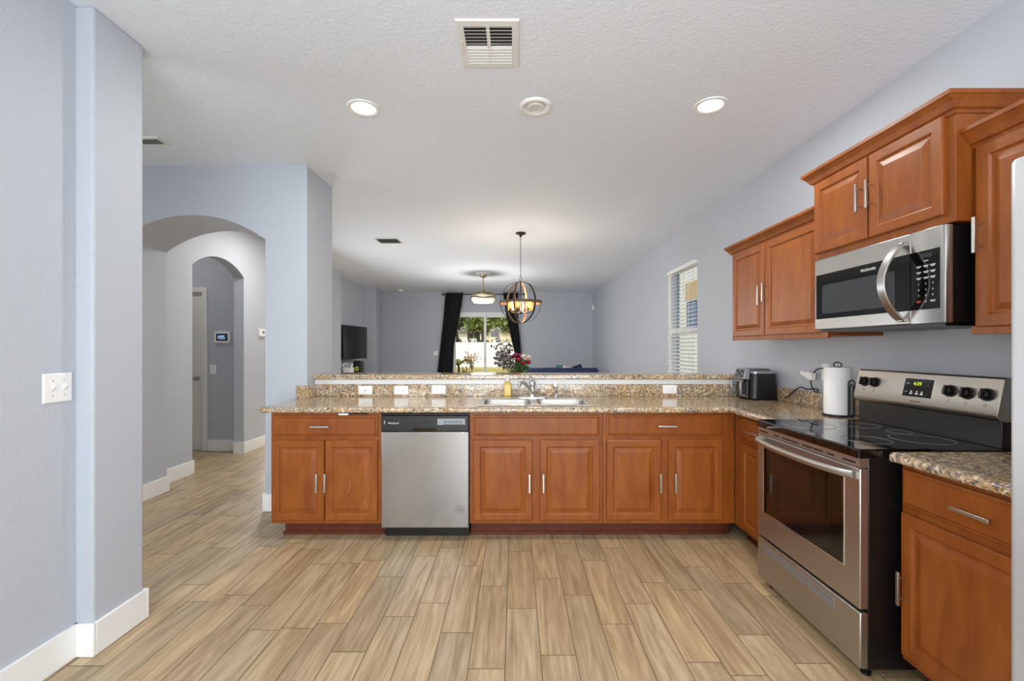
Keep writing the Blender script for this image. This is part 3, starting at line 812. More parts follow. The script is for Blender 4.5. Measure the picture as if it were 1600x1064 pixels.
m.box(-.028, .030, -.0292, -.0283, .002, .022).box(-.048, -.034, -.0292, -.0283, -.018, .018).box(-.026, -.008, -.0292, -.0283, -.022, -.006).box(-.002, .014, -.0292, -.0283, -.022, -.006).box(.02, .04, -.0292, -.0283, -.022, -.006)
m.build('screen_icons', PRB, s2)
dth = DX(407.5, XH)
c = thing('thermostat', 'small white thermostat on the hall wall right of the small arch', 'thermostat', (XH + .0005, dth, PZ(520, dth)), PI / 2)
MB().box(-.065, .065, -.028, 0, -.05, .05).build('housing', WHITEP, c, bevel=.006)
MB().box(-.005, .035, -.0295, -.027, -.012, .025).build('display', GREYPR, c, bevel=.001)
c = tag(MB().rings([[(XW - .0005, 11.66, 2.30), (XW - .0005, 11.74, 2.30), (XW - .0005, 11.74, 2.44), (XW - .0005, 11.66, 2.44)], [(XW - .05, 11.67, 2.32), (XW - .05, 11.73, 2.32), (XW - .04, 11.73, 2.43), (XW - .04, 11.67, 2.43)]]).build('motion_sensor', WHITEP, bevel=.004), 'tiny white motion sensor high in the far right corner', 'sensor')

# ------------------------------------------------------------------ range
RX, RY0, RW = 1.366, 2.506, .747
r = thing('kitchen_range', 'freestanding stainless electric range with black glass cooktop', 'range', (RX, RY0, 0), -PI / 2)
def rloc(u, v, y):
    d = DX(u, RX + y); return RY0 - d, PZ(v, d)
MB().box(.004, RW - .004, .035, .69, .045, .885).build('body', BLACKP, r, bevel=.003)
m = MB()
for x in (.05, RW - .05):
    for y in (.06, .62): m.lathe([(.018, .001), (.018, .012), (.011, .014), (.011, .05)], (x, y, 0), 14)
islands(m, 'foot', BLACKP, r)
ck = MB().rings([rrect(0, RW, -.006, .575, .008, .884), rrect(0, RW, -.006, .575, .008, .914), rrect(.006, RW - .006, 0, .57, .008, .9205)]).build('cooktop', BLACKGL, r, smooth=35)
RINGM = mat('burner_ring', (120, 120, 124), .4)
m = MB()
for x, y, rad in ((.20, .16, .115), (.56, .17, .09), (.20, .42, .085), (.55, .42, .112), (.38, .47, .05)):
    m.tube([(x + rad * math.cos(2 * PI * i / 48), y + rad * math.sin(2 * PI * i / 48), .9205) for i in range(48)], .0012, 5, True)
islands(m, 'burner_ring', RINGM, ck)
vs = MB().box(.006, RW - .006, .002, .036, .845, .884).build('vent_strip', STEELW, r)
m = MB()
for x0, x1 in ((.02, .10), (.16, .20), (.23, .36), (.39, .46), (.47, .53), (.56, .60), (.65, .72)): m.box(x0, x1, .0005, .003, .858, .865)
islands(m, 'vent_slot', BLACKP, vs)
od = MB().box(.002, RW - .002, 0, .034, .285, .842).build('oven_door', STEELW, r, bevel=.004)
wx0 = RY0 - DX(1193.5, RX); wx1 = RY0 - DX(1318, RX)
MB().rect_rings(wx0 - .004, wx1 + .004, .420, .794, [(0, .001), (0, -.002), (.004, -.002), (.005, -.0005)]).build('window_trim', CHROME, od)
g = MB().box(wx0, wx1, -.0015, .002, .424, .790).build('door_glass', BLACKGL, od)
MB().box(wx0 + .06, wx1 - .07, -.0022, -.0012, .475, .745).build('inner_window', OVENGL, g)
m = MB()
N_ = 24; path = []
for i in range(N_ + 1):
    t = i / N_; x = .025 + (RW - .05) * t
    path.append((x, -.012 - .052 * (math.sin(PI * t) ** .55), .818 - .004))
m.tube(path, [.016] * len(path), 12, sx=.85)
for x in (.028, RW - .028): m.box(x - .014, x + .014, -.016, .002, .800, .828)
m.build('handle', STEELW, od, smooth=50)
bd = MB().box(.002, RW - .002, 0, .034, .05, .272).build('storage_drawer', STEELW, r, bevel=.005)
GROOVE = mat('grip_groove_steel', (164, 166, 174), .4, .8)
m = MB(); m.rect_rings(.058, .60, .205, .250, [(0, .0005), (.0, -.002), (.003, -.0022), (.02, -.0008)])
m.build('grip_groove', GROOVE, bd)
# back guard
BGM = BLACKP
y0, zb = .548, 1.030
MB().box(.004, RW - .004, .580, .69, .885, 1.197).build('backguard_core', BLACKP, r)
MB().prism([(.566, .9195), (.60, .9195), (.60, 1.045), (.566, 1.045)], 'x', .006, RW - .006).build('backguard_riser', mat('range_black_enamel', (19, 20, 21), .3), r, bevel=.003)
prof = [(.575, 1.026), (.556, 1.030), (.545, 1.040), (.541, 1.056), (.572, 1.196), (.580, 1.203), (.602, 1.203), (.602, 1.026)]
pn = MB().prism(prof, 'x', 0, RW).build('control_panel', STEELP, r, bevel=.002)
tl = math.atan2(.031, .14)                        # the panel leans back
def onp(x, t): return (x, .541 + .031 * t, 1.056 + .140 * t)    # t 0 bottom .. 1 top
def ploc(u, v):
    z = PZ(v, DX(u, RX + .556)); t = (z - 1.056) / .14
    return RY0 - DX(u, RX + .541 + .031 * t), t
def padd(m_, x, t, x1, t1, th):                   # thin slab lying on the leaning panel
    A, B, Cc, D = [Vector(onp(*p)) for p in ((x, t), (x1, t), (x1, t1), (x, t1))]
    n = Vector((0, -math.cos(tl), math.sin(tl))) * th
    m_.rings([[tuple(A), tuple(B), tuple(Cc), tuple(D)], [tuple(A + n), tuple(B + n), tuple(Cc + n), tuple(D + n)]])
for u, v in ((1352, 596), (1367.5, 597.5), (1485, 611), (1512, 614.5), (1543, 617)):
    x, t = ploc(u, v); p0 = Vector(onp(x, t)); n = Vector((0, -math.cos(tl), math.sin(tl)))
    k = MB()
    k.tube([p0, p0 + n * .006, p0 + n * .0065, p0 + n * .020, p0 + n * .022], [.027, .027, .022, .020, .018], 20)
    kn = k.build('knob', BLACKP, r, smooth=40)
    e = Vector((1, 0, 0)); f = n.cross(e)
    mm = MB(); a, b_ = .0045, .021
    q = [p0 + n * .0215 + e * s1 * a + f * s2 * b_ for s1, s2 in ((-1, -1), (1, -1), (1, 1), (-1, 1))]
    mm.rings([[tuple(z_) for z_ in q], [tuple(z_ + n * .011) for z_ in q]]).build('grip', BLACKP, kn, bevel=.001)
    q = [p0 + n * .0325 + e * s1 * .001 + f * s2 * .019 for s1, s2 in ((-1, -1), (1, -1), (1, 1), (-1, 1))]
    MB().rings([[tuple(z_) for z_ in q], [tuple(z_ + n * .0006) for z_ in q]]).build('pointer_line', GREYPR, kn)
    mm = MB(); pc = p0 + f * .044 * (1 if (f.z < 0) else -1)
    mm.tube([pc + n * .0004 + e * .006 * math.cos(2 * PI * i / 16) + f * .006 * math.sin(2 * PI * i / 16) for i in range(16)], .0006, 4, True)
    mm.tube([pc + n * .0004 + e * .002 + f * .001, pc + n * .0004 + e * .0021 + f * .003], .0014, 5)
    mm.build('burner_mark', GREYPR, pn)
x0, t0 = ploc(1411.5, 612); x1, t1 = ploc(1460, 597)
dp = MB(); padd(dp, x0 - .004, .20, x1 + .004, .86, .0012); dpo = dp.build('display_frame', CHROME, pn)
dp = MB(); padd(dp, x0, .225, x1, .835, .0022); dpo = dp.build('display', BLACKGL, pn)
xc = (x0 + x1) / 2
def onpanel(txt, size, x, t, m_, name, par): 
    p_ = Vector(onp(x, t)) + Vector((0, -math.cos(tl), math.sin(tl))) * .0024
    return lettering(txt, size, p_, par, m_, name, tilt=-tl)
onpanel('4:09', .026, xc - .005, .66, LED, 'digits', dpo)
for dx, t, tx in ((-.056, .66, 'BAKE'), (-.058, .37, 'OFF'), (.052, .62, '+'), (.052, .36, '-')):
    onpanel(tx, .008, xc + dx, t, PRINT, 'key_lettering', dpo)
for dx in (-.03, .0, .026):
    ic = MB(); padd(ic, xc + dx - .007, .30, xc + dx + .007, .36, .0028); padd(ic, xc + dx - .004, .38, xc + dx + .004, .42, .0028); ic.build('key_icon', PRINT, dpo)
onpanel('FRIGIDAIRE', .011, xc, .06, GREYPR, 'brand_lettering', pn)

# ------------------------------------------------------------------ microwave
MY0, MZ = 2.495, 1.421
mw = thing('microwave', 'stainless over the range microwave with bowed handle below raised cabinet', 'microwave', (XM, MY0, MZ), -PI / 2)
MWW, MWH = .757, .386
MB().box(.004, MWW - .002, .03, .39, .004, MWH - .003).build('case', BLACKP, mw, bevel=.003)
MB().box(.02, MWW - .02, .02, .37, -.012, .004).build('underside_grille', BLACKP, mw)
xs = MY0 - DX(1423.2, XM)
do = MB().box(0, xs - .001, -.0, .032, 0, MWH).build('door', STEEL, mw, bevel=.005)
xg0 = MY0 - DX(1276.5, XM)
MB().box(xg0 - .006, xg0, -.003, .002, .055, .303).build('glass_trim', CHROME, do)
gl = MB().box(xg0, xs - .0015, -.002, .004, .058, .300).build('door_glass', BLACKGL, do)
xi1 = MY0 - DX(1399, XM)
MB().box(MY0 - DX(1285.5, XM), xi1, -.0028, -.001, .085, .240).build('view_window', DARKGL, gl)
lettering('FRIGIDAIRE', .018, (MY0 - DX(1357, XM), -.0024, .272), gl, PRINT, 'brand_lettering')
m = MB(); path = []; 
for i in range(21):
    t = i / 20; path.append((xs - .035, -.012 - .085 * math.sin(PI * t) ** .8, .02 + .325 * t))
for i, p in enumerate(path): pass
loops = []
for i, p in enumerate(path):
    a = path[max(i - 1, 0)]; b_ = path[min(i + 1, 20)]
    ty, tz = b_[1] - a[1], b_[2] - a[2]; l = math.hypot(ty, tz); ny, nz = -tz / l, ty / l
    h_ = .006
    loops.append([(p[0] - .02, p[1] + ny * h_, p[2] + nz * h_), (p[0] + .02, p[1] + ny * h_, p[2] + nz * h_), (p[0] + .02, p[1] - ny * h_, p[2] - nz * h_), (p[0] - .02, p[1] - ny * h_, p[2] - nz * h_)])
m.rings(loops)
for z in (.02, .345): m.box(xs - .05, xs - .02, -.02, .002, z - .008, z + .008)
m.build('handle', CHROME if False else STEEL, do, bevel=.003, smooth=50)
cpn = MB().rings([[(xs + .001, .032, 0), (xs + .001, 0, 0), (MWW - .016, 0, 0), (MWW - .004, .006, 0), (MWW, .02, 0), (MWW, .032, 0)], [(xs + .001, .032, MWH), (xs + .001, 0, MWH), (MWW - .016, 0, MWH), (MWW - .004, .006, MWH), (MWW, .02, MWH), (MWW, .032, MWH)]]).build('control_panel', STEEL, mw, bevel=.002, smooth=60)
xk1 = MY0 - DX(1469, XM)
kb = MB().box(xs + .002, xk1, -.002, .004, .058, .300).build('keypad_glass', BLACKGL, cpn, bevel=.001)
rows = ['', '', '', '', '1 2 3', '4 5 6', '7 8 9', '0']
xk = xs + .05
w_ = xk1 - xs
for cidx, fx_ in enumerate((.30, .55, .78)):
    for ri in range(7):
        z = .235 - ri * .024
        tx = [['Defrost', 'Melt', 'Soften'], ['Popcorn', 'Potato', 'Veggie'], ['Cook', 'Reheat', 'Power'], ['1', '2', '3'], ['4', '5', '6'], ['7', '8', '9'], ['Stop', '0', 'Start']][ri][cidx]
        kx_, kc = xs + w_ * fx_, (REDPR if tx == 'Stop' else PRINT)
        if len(tx) == 1: lettering(tx, .0105, (kx_, -.0024, z), kb, kc, 'key_lettering')
        else: MB().box(kx_ - .012, kx_ + .012, -.0024, -.0019, z + .0012, z + .0036).box(kx_ - .008, kx_ + .008, -.0024, -.0019, z - .0036, z - .0012).build('key_print', kc, kb)
MB().box(xs + w_ * .55 - .011, xs + w_ * .55 + .011, -.0024, -.0019, .2555, .258).build('key_print', PRINT, kb)
MB().box(xs + w_ * .35, xs + w_ * .75, -.0023, -.0019, .270, .288).build('clock_window', mat('clock_window_dark', (34, 35, 38), .2), kb)

# ------------------------------------------------------------------ refrigerator
fr = thing('refrigerator', 'stainless steel refrigerator edge at the far right of the frame', 'refrigerator', (1.238, 1.122, 0), -PI / 2)
FRS = mat('fridge_silver', (196, 199, 204), .42, .55)
MB().box(.004, .90, .09, .80, .02, 1.775).build('cabinet_body', DARKP, fr, bevel=.004)
for x0, x1, hx in ((.0, .449, .41), (.453, .904, .49)):
    o = MB().rings([rrect(x0, x1, 0, .085, .022, .05), rrect(x0, x1, 0, .085, .022, 1.782), rrect(x0 + .004, x1 - .004, .004, .081, .02, 1.790)]).build('door', FRS, fr, smooth=50)
    MB().tube([(hx, .0, .55), (hx, -.05, .58), (hx, -.05, 1.5), (hx, .0, 1.53)], .012, 10).build('handle', FRS, o, smooth=50)
MB().box(.03, .11, .03, .12, 1.790, 1.803).box(.79, .87, .03, .12, 1.790, 1.803).build('hinge_cover', WHITEP, fr, bevel=.004)
MB().box(.02, .88, .06, .1, .002, .05).build('toe_grille', BLACKP, fr)

# ------------------------------------------------------------------ counter objects
af = thing('air_fryer', 'black air fryer with silver rim in the counter corner', 'air fryer', (1.945, 3.575, .915), -PI / 2)
def fb(w0, d0, w1, d1, z0, z1, r0=.05): return [rrect(-w0, w0, -d0, d0, r0, z0), rrect(-w1, w1, -d1, d1, r0, z1)]
MB().rings([rrect(-.118, .118, -.098, .105, .04, .004), rrect(-.126, .126, -.106, .11, .045, .012), rrect(-.112, .112, -.092, .102, .045, .205)]).build('body', mat('fryer_shell', (26, 28, 33), .38), af, smooth=50)
MB().rings([rrect(-.113, .113, -.093, .103, .045, .205), rrect(-.113, .113, -.093, .103, .045, .219), rrect(-.104, .104, -.085, .096, .04, .224)]).build('rim', mat('silver_plastic', (176, 178, 180), .3, .5), af, smooth=40)
MB().rings([rrect(-.10, .06, -.10, .085, .03, .222), rrect(-.10, .06, -.10, .085, .03, .236), rrect(-.09, .05, -.09, .075, .03, .240)]).build('lid', mat('fryer_lid', (96, 98, 102), .35), af, smooth=40)
SIL = mat('fryer_silver', (150, 152, 155), .3, .6)
pf = MB().rings([[(-.085, -.10, .155), (.085, -.10, .155), (.085, -.10, .242), (-.085, -.10, .242)], [(-.078, -.15, .158), (.078, -.15, .158), (.072, -.128, .238), (-.072, -.128, .238)]]).build('panel_housing', SIL, af, bevel=.006)
nn = Vector((0, -.08, .022)).normalized()
def pp(x, t, k=.001): return (x, -.15 + .022 * t - .001 * k * 1000 * .0, .158 + .08 * t)
def slant(x0_, x1_, t0_, t1_, th):
    q = [Vector((x, -.15 + .022 * t, .158 + .08 * t)) for x, t in ((x0_, t0_), (x1_, t0_), (x1_, t1_), (x0_, t1_))]
    return MB().rings([[tuple(v) for v in q], [tuple(v + nn * th) for v in q]])
sc_ = slant(-.064, .064, .12, .92, .002).build('touch_panel', mat('touch_panel_black', (16, 17, 19), .5), pf)
m = MB()
for x, t, w0, h0 in ((0, .80, .010, .045), (-.045, .52, .005, .09), (-.030, .52, .003, .07), (.030, .52, .003, .07), (.045, .52, .005, .09), (0, .24, .04, .012)):
    q = [Vector((x + sx * w0, -.15 + .022 * (t + sz * h0), .158 + .08 * (t + sz * h0))) + nn * .0022 for sx, sz in ((-.55, -.55), (.55, -.55), (.55, .55), (-.55, .55))]
    m.rings([[tuple(v) for v in q], [tuple(v + nn * .0004) for v in q]])
m.build('panel_icons', PRINT, sc_)
bk = MB().rings([rrect(-.085, .085, -.130, -.09, .015, .012), rrect(-.082, .082, -.127, -.088, .015, .148)]).build('basket_front', BLACKP, af, smooth=50)
MB().tube([(-.07, -.13, .03), (-.07, -.165, .035), (-.07, -.168, .13), (-.07, -.15, .143), (.07, -.15, .143), (.07, -.168, .13), (.07, -.165, .035), (.07, -.13, .03)], .010, 10).build('basket_handle', SIL, bk, smooth=60)
m = MB()
for k in range(5): m.box(-.03, -.018, -.1318, -.1285, .03 + k * .022, .04 + k * .022).box(.018, .03, -.1318, -.1285, .03 + k * .022, .04 + k * .022)
m.build('basket_icons', GREYPR, bk)

cd = thing('power_cord', 'black power cord with white inline adapter running along the backsplash', 'cord', (2.04, 3.1, .914))
def cpnt(u, v, X=2.04):
    d = DX(u, X); return (X - 2.04, d - 3.1, max(PZ(v, d), .921) - .914)
def smoothpath(P, n=6):
    P = [Vector(p) for p in P]; out = []
    for i in range(len(P) - 1):
        p0, p1, p2, p3 = P[max(i - 1, 0)], P[i], P[i + 1], P[min(i + 2, len(P) - 1)]
        for k in range(n):
            t = k / n
            out.append(.5 * ((2 * p1) + (p2 - p0) * t + (2 * p0 - 5 * p1 + 4 * p2 - p3) * t * t + (3 * p1 - p0 - 3 * p2 + p3) * t ** 3))
    out.append(P[-1]); return out
cw = MB().tube(smoothpath([cpnt(1226, 621), cpnt(1232, 619), cpnt(1241, 611), cpnt(1250.5, 605), cpnt(1261, 608), cpnt(1272, 607.5), cpnt(1278, 609), cpnt(1275.5, 613), cpnt(1271, 609), cpnt(1267.5, 601), cpnt(1267, 593), cpnt(1270, 584), cpnt(1277, 577), cpnt(1284, 575.5), cpnt(1290, 576)]), .0045, 8).build('cable', BLACKP, cd, smooth=60)
a0, a1 = Vector(cpnt(1253.5, 581.5)), Vector(cpnt(1271, 589))
ax = (a1 - a0).normalized(); up = Vector((1, 0, 0)).cross(ax)
m = MB(); q = lambda c_, s_: [tuple(c_ + Vector((.018 * a, 0, 0)) + up * (s_ * b_)) for a, b_ in ((-1, -1), (1, -1), (1, 1), (-1, 1))]
m.rings([q(a0, .014), q(a0 + (a1 - a0) * .55, .020), q(a0 + (a1 - a0) * .6, .026), q(a1, .026)])
ad = m.build('adapter', WHITEP, cd, bevel=.005); ad['label'] = 'white inline adapter'
m = MB(); pl = Vector(cpnt(1290, 577)); m.box(pl.x - .01, pl.x + .025, pl.y - .04, pl.y + .004, pl.z - .012, pl.z + .012); m.build('plug', BLACKP, cd, bevel=.004)

pt = thing('paper_towel_holder', 'dark wire paper towel holder on the counter left of the range', 'paper towel holder', (1.935, 2.668, .915))
m = MB()
m.tube([(.075 * math.cos(2 * PI * i / 32), .075 * math.sin(2 * PI * i / 32), .006) for i in range(32)], .005, 8, True)
m.tube([(-.075, 0, .006), (.075, 0, .006)], .004, 8); m.tube([(0, -.075, .006), (0, .075, .006)], .004, 8)
m.build('base', WIRE, pt, smooth=60)
MB().tube([(0, 0, .006), (0, 0, .296)], .005, 8).tube([(.014 * math.cos(a), -.014 * math.cos(a), .304 + .016 * math.sin(a)) for a in [2 * PI * i / 20 for i in range(20)]], .0035, 8, True).build('centre_rod', WIRE, pt, smooth=60)
def uloop(hw_, top, z0=.006):
    P = [(-hw_, z0)] + [(-hw_, top - hw_)] + [(hw_ * math.cos(PI - PI * i / 12), top - hw_ + hw_ * math.sin(PI * i / 12)) for i in range(1, 12)] + [(hw_, top - hw_), (hw_, z0)]
    ca = math.atan2(-.082, .022)
    ex, ey = -math.sin(ca), math.cos(ca); bx, by = .085 * math.cos(ca), .085 * math.sin(ca)
    return [(bx + ex * p, by + ey * p, z) for p, z in P]
MB().tube(uloop(.0235, .218), .0036, 8).tube(uloop(.0125, .192), .0032, 8).build('tension_arm', WIRE, pt, smooth=60)
m = MB(); m.rings([[(r_ * math.cos(2 * PI * i / 40), r_ * math.sin(2 * PI * i / 40), z_) for i in range(40)] for r_, z_ in ((.02, .012), (.069, .012), (.070, .015), (.070, .287), (.069, .290), (.02, .290), (.02, .012))], False, False)
o = m.build('paper_towel_roll', PAPER, None, smooth=40); o.location = (1.935, 2.668, .915)
tag(o, 'white paper towel roll standing on the wire holder', 'paper towel')

# ------------------------------------------------------------------ ceiling fixtures
def dceil(v): return F * (CEIL - H) / (CY - v)
def downlight(u, v, label, lit, energy=0):
    d = dceil(v); c = thing('recessed_light', label, 'ceiling light', (PX(u, d), d, CEIL), 0)
    MB().lathe([(.098, 0), (.096, -.006), (.085, -.009), (.074, -.006), (.070, -.001)], n=36).build('trim_ring', TRIM, c, smooth=50)
    if lit:
        MB().lathe([(.072, -.003), (.05, -.0045), (.001, -.005)], n=32).build('diffuser', GLOWW, c, smooth=60)
        l = light('recessed_lamp', 'AREA', (0, 0, -.011), energy, (1, .98, .94), shape='DISK', size=.14); l.parent = c
    return c
downlight(568, 168.5, 'lit recessed ceiling light on the left, above the dishwasher side', True, 15)
downlight(1110, 164.5, 'lit recessed ceiling light on the right, nearer the wall cabinets', True, 15)
d = dceil(165.5)
c = thing('eyeball_light', 'unlit white eyeball downlight in the ceiling between the lit ones', 'ceiling light', (PX(837, d), d, CEIL))
MB().lathe([(.098, 0), (.097, -.008), (.090, -.014), (.082, -.016), (.076, -.013), (.058, -.003), (.056, -.0005)], n=36).build('trim_ring', TRIM, c, smooth=50)
MB().lathe([(.054, -.001), (.053, -.008), (.048, -.015), (.043, -.017), (.041, -.013), (.001, -.012)], n=32).build('eyeball', LENSOFF, c, smooth=50)
# unseen fill lamps added behind the camera, shaped like the recessed lights
for x, y, e in ((-.9, -.6, 16), (1.0, -.6, 24)):
    c = thing('recessed_light', 'recessed fill light added behind the viewpoint, %s' % ('left' if x < 0 else 'right'), 'ceiling light', (x, y, CEIL))
    MB().lathe([(.098, 0), (.096, -.006), (.085, -.009), (.074, -.006), (.070, -.001)], n=36).build('trim_ring', TRIM, c, smooth=50)
    MB().lathe([(.072, -.003), (.05, -.0045), (.001, -.005)], n=32).build('diffuser', GLOWW, c, smooth=60)
    l = light('recessed_lamp', 'AREA', (0, 0, -.011), e, (1, .98, .94), shape='DISK', size=.14); l.parent = c

for x, y, lab, e in ((-2.6, 5.35, 'recessed fill light added in the hall beyond the large arch', 24), (-4.2, 5.0, 'recessed fill light added in the foyer beyond the small arch', 5)):  # unseen lamps added to brighten the hall and foyer
    c = thing('recessed_light', lab, 'ceiling light', (x, y, CEIL))
    MB().lathe([(.098, 0), (.096, -.006), (.085, -.009), (.074, -.006), (.070, -.001)], n=36).build('trim_ring', TRIM, c, smooth=50)
    MB().lathe([(.072, -.003), (.05, -.0045), (.001, -.005)], n=32).build('diffuser', GLOWW, c, smooth=60)
    l = light('recessed_lamp', 'AREA', (0, 0, -.011), e, (1, .96, .9), shape='DISK', size=.14); l.parent = c

def vent(u0, u1, v0, v1, label, two_way=False, cols=2, n=11, name='ceiling_vent'):
    da, db = dceil(v0), dceil(v1); x0, x1 = PX(u0, (da)), PX(u1, da)
    w_, dep = x1 - x0, db - da
    c = thing(name, label, 'vent', ((x0 + x1) / 2, (da + db) / 2, CEIL))
    fr_ = .035 if two_way else .022
    a, b_ = w_ / 2, dep / 2
    m = MB()
    m.rings([[(-a, -b_, 0), (a, -b_, 0), (a, b_, 0), (-a, b_, 0)], [(-a + .004, -b_ + .004, -.008), (a - .004, -b_ + .004, -.008), (a - .004, b_ - .004, -.008), (-a + .004, b_ - .004, -.008)],
             [(-a + fr_, -b_ + fr_, -.010), (a - fr_, -b_ + fr_, -.010), (a - fr_, b_ - fr_, -.010), (-a + fr_, b_ - fr_, -.010)], [(-a + fr_, -b_ + fr_, -.002), (a - fr_, -b_ + fr_, -.002), (a - fr_, b_ - fr_, -.002), (-a + fr_, b_ - fr_, -.002)]], False, False)
    if two_way: m.box(-.008, .008, -b_ + fr_, b_ - fr_, -.010, -.004)
    m.build('frame', VENTM, c)
    MB().box(-a + fr_ - .002, a - fr_ + .002, -b_ + fr_ - .002, b_ - fr_ + .002, -.003, -.001).build('duct_opening', VENTDK, c)
    m = MB()
    for k in range(n):
        y = -b_ + fr_ + (dep - 2 * fr_) * (k + .5) / n
        s = 1 if (k < n / 2 or not two_way) else -1
        hh = (dep - 2 * fr_) / n * .40
        m.rings([[(x, y - hh, -.006 - .005 * s), (x, y + hh, -.006 + .005 * s - .001), (x, y + hh, -.006 + .005 * s), (x, y - hh, -.005 - .005 * s)] for x in (-a + fr_, a - fr_)])
    m.build('louvres', VENTM, c)
    if two_way: MB().box(-a + .014, -a + .018, -.03, .06, -.013, -.008).build('damper_lever', VENTM, c)
    return c
vent(710, 812, 29, 103.5, 'large white two way ceiling vent at the top of the view', True, n=12)
vent(583, 622, 371.5, 380, 'small dark slotted ceiling vent over the dining area', n=6)
vent(196, 246, 213, 226.5, 'ceiling vent partly hidden behind the left wall pier', n=6)
d = dceil(453.5)
c = thing('smoke_detector', 'tiny white smoke detector on the far left of the living room ceiling', 'smoke detector', (PX(626, d), d, CEIL))
MB().lathe([(.075, 0), (.073, -.02), (.06, -.036), (.03, -.042), (.001, -.042)], n=24).build('housing', WHITEP, c, smooth=50)
MB().lathe([(.012, -.0415), (.010, -.046), (.001, -.047)], n=12).build('test_button', LENSOFF, c, smooth=40)

# ------------------------------------------------------------------ chandelier
dc = dceil(364); xc_ = PX(813.5, dc); zc_ = PZ(472.5, dc); R = .268
ch = thing('globe_chandelier', 'dark orb chandelier with amber glass lights above the flowers', 'chandelier', (xc_, dc, zc_))
MB().lathe([(.001, 2.793 - zc_), (.065, 2.793 - zc_), (.067, 2.783 - zc_), (.055, 2.775 - zc_), (.02, 2.765 - zc_), (.012, 2.74 - zc_), (.001, 2.738 - zc_)], n=28).build('canopy', BRONZE, ch, smooth=40)
ztop = 2.745 - zc_; m = MB(); L_ = .030; nl = int((ztop - R - .05) / (L_ * .74)); st_ = (ztop - R - .04) / nl
for k in range(nl):
    z = R + .045 + st_ * k + st_ / 2; P = []
    for i in range(14):
        a = 2 * PI * i / 14; e, f_ = .0075 * math.cos(a), st_ * .62 * math.sin(a)
        P.append((e, 0, z + f_) if k % 2 else (0, e, z + f_))
    m.tube(P, .0022, 5, True)
m.build('chain', BRONZE, ch)
MB().tube([(.016 * math.cos(2 * PI * i / 18), 0, R + .03 + .02 * math.sin(2 * PI * i / 18)) for i in range(18)], .003, 6, True).build('top_loop', BRONZE, ch)
def hoop(rad, wid, th, mtx, m_):
    loops = []
    for i in range(65):
        a = 2 * PI * i / 64; lp = []
        for rr, zz in ((rad - th, -wid), (rad, -wid), (rad, wid), (rad - th, wid)):
            lp.append(tuple(mtx @ Vector((rr * math.cos(a), rr * math.sin(a), zz))))
        loops.append(lp)
    m_.rings(loops, False, False); bmesh.ops.remove_doubles(m_.bm, verts=m_.bm.verts[:], dist=1e-6)
for k, ang in enumerate((12, 72, 132)):
    m = MB(); hoop(R, .013, .004, Matrix.Rotation(math.radians(ang), 3, 'Z') @ Matrix.Rotation(PI / 2, 3, 'X'), m); m.build('hoop', BRONZE if k != 1 else BAND, ch, smooth=40)
m = MB(); hoop(R + .006, .017, .005, Matrix.Identity(3), m); m.build('equator_band', BAND, ch, smooth=40)
MB().tube([(0, 0, R), (0, 0, -.13)], .008, 10).lathe([(.001, -.155), (.018, -.14), (.022, -.12), (.012, -.10), (.001, -.098)], n=16).build('centre_stem', BRONZE, ch, smooth=50)
for k in range(6):
    a = 2 * PI * k / 6 + .26; cx, cy = .135 * math.cos(a), .135 * math.sin(a)
    arm = MB().tube(smoothpath([(0, 0, -.12), (cx * .5, cy * .5, -.135), (cx * .95, cy * .95, -.125), (cx, cy, -.10)]), .005, 8).lathe([(.001, -.108), (.024, -.105), (.024, -.10), (.012, -.098), (.012, -.075), (.001, -.074)], (cx, cy, 0), 14).build('arm', BRONZE, ch, smooth=50)
    MB().rings([[(cx + r_ * math.cos(2 * PI * i / 18), cy + r_ * math.sin(2 * PI * i / 18), z_) for i in range(18)] for r_, z_ in ((.032, -.105), (.032, .02), (.030, .02), (.030, -.105))], False, False).build('glass_sleeve', AMBERG, arm, smooth=40)
    MB().lathe([(.006, -.075), (.013, -.055), (.015, -.03), (.010, -.005), (.002, .012)], (cx, cy, 0), 12).build('bulb', GLOWB, arm, smooth=60)
l = light('chandelier_glow', 'POINT', (0, 0, -.03), 34, (1, .86, .70), shadow_soft_size=.12); l.parent = ch

# ------------------------------------------------------------------ ceiling fan light
df = dceil(427.5); xf_ = PX(755, df)
fa = thing('ceiling_fan', 'champagne ceiling fan with folded blades and drum light near the patio door', 'ceiling fan', (xf_, df, CEIL))
z_l = PZ(473, df) - CEIL; z_t = PZ(459.5, df) - CEIL
MB().lathe([(.001, 0), (.15, 0), (.155, -.012), (.14, -.02), (.10, -.022), (.001, -.022)], n=32).build('ceiling_plate', WHITEP, fa, smooth=40)
MB().lathe([(.001, -.02), (.07, -.022), (.068, -.05), (.045, -.075), (.02, -.085), (.001, -.086)], n=28).build('canopy', BRASS, fa, smooth=40)
MB().tube([(0, 0, -.08), (0, 0, z_t + .05)], .013, 12).build('downrod', BRASS, fa, smooth=40)
MB().lathe([(.014, z_t + .10), (.03, z_t + .07), (.09, z_t + .035), (.20, z_t + .015), (.225, z_t - .01), (.225, z_t - .04), (.001, z_t - .045)], n=40).build('motor_housing', BRASS, fa, smooth=40)
for k in range(4):
    m = MB(); loops = []
    a0_ = 2 * PI * k / 4
    for i in range(13):
        a = a0_ + 1.35 * i / 12; lp = []
        for r_, z_ in ((.13, z_t + .035), (.255, z_t + .012), (.255, z_t + .007), (.13, z_t + .03)): lp.append((r_ * math.cos(a), r_ * math.sin(a), z_))
        loops.append(lp)
    m.rings(loops); m.build('folded_blade', CLEARP, fa, smooth=40)
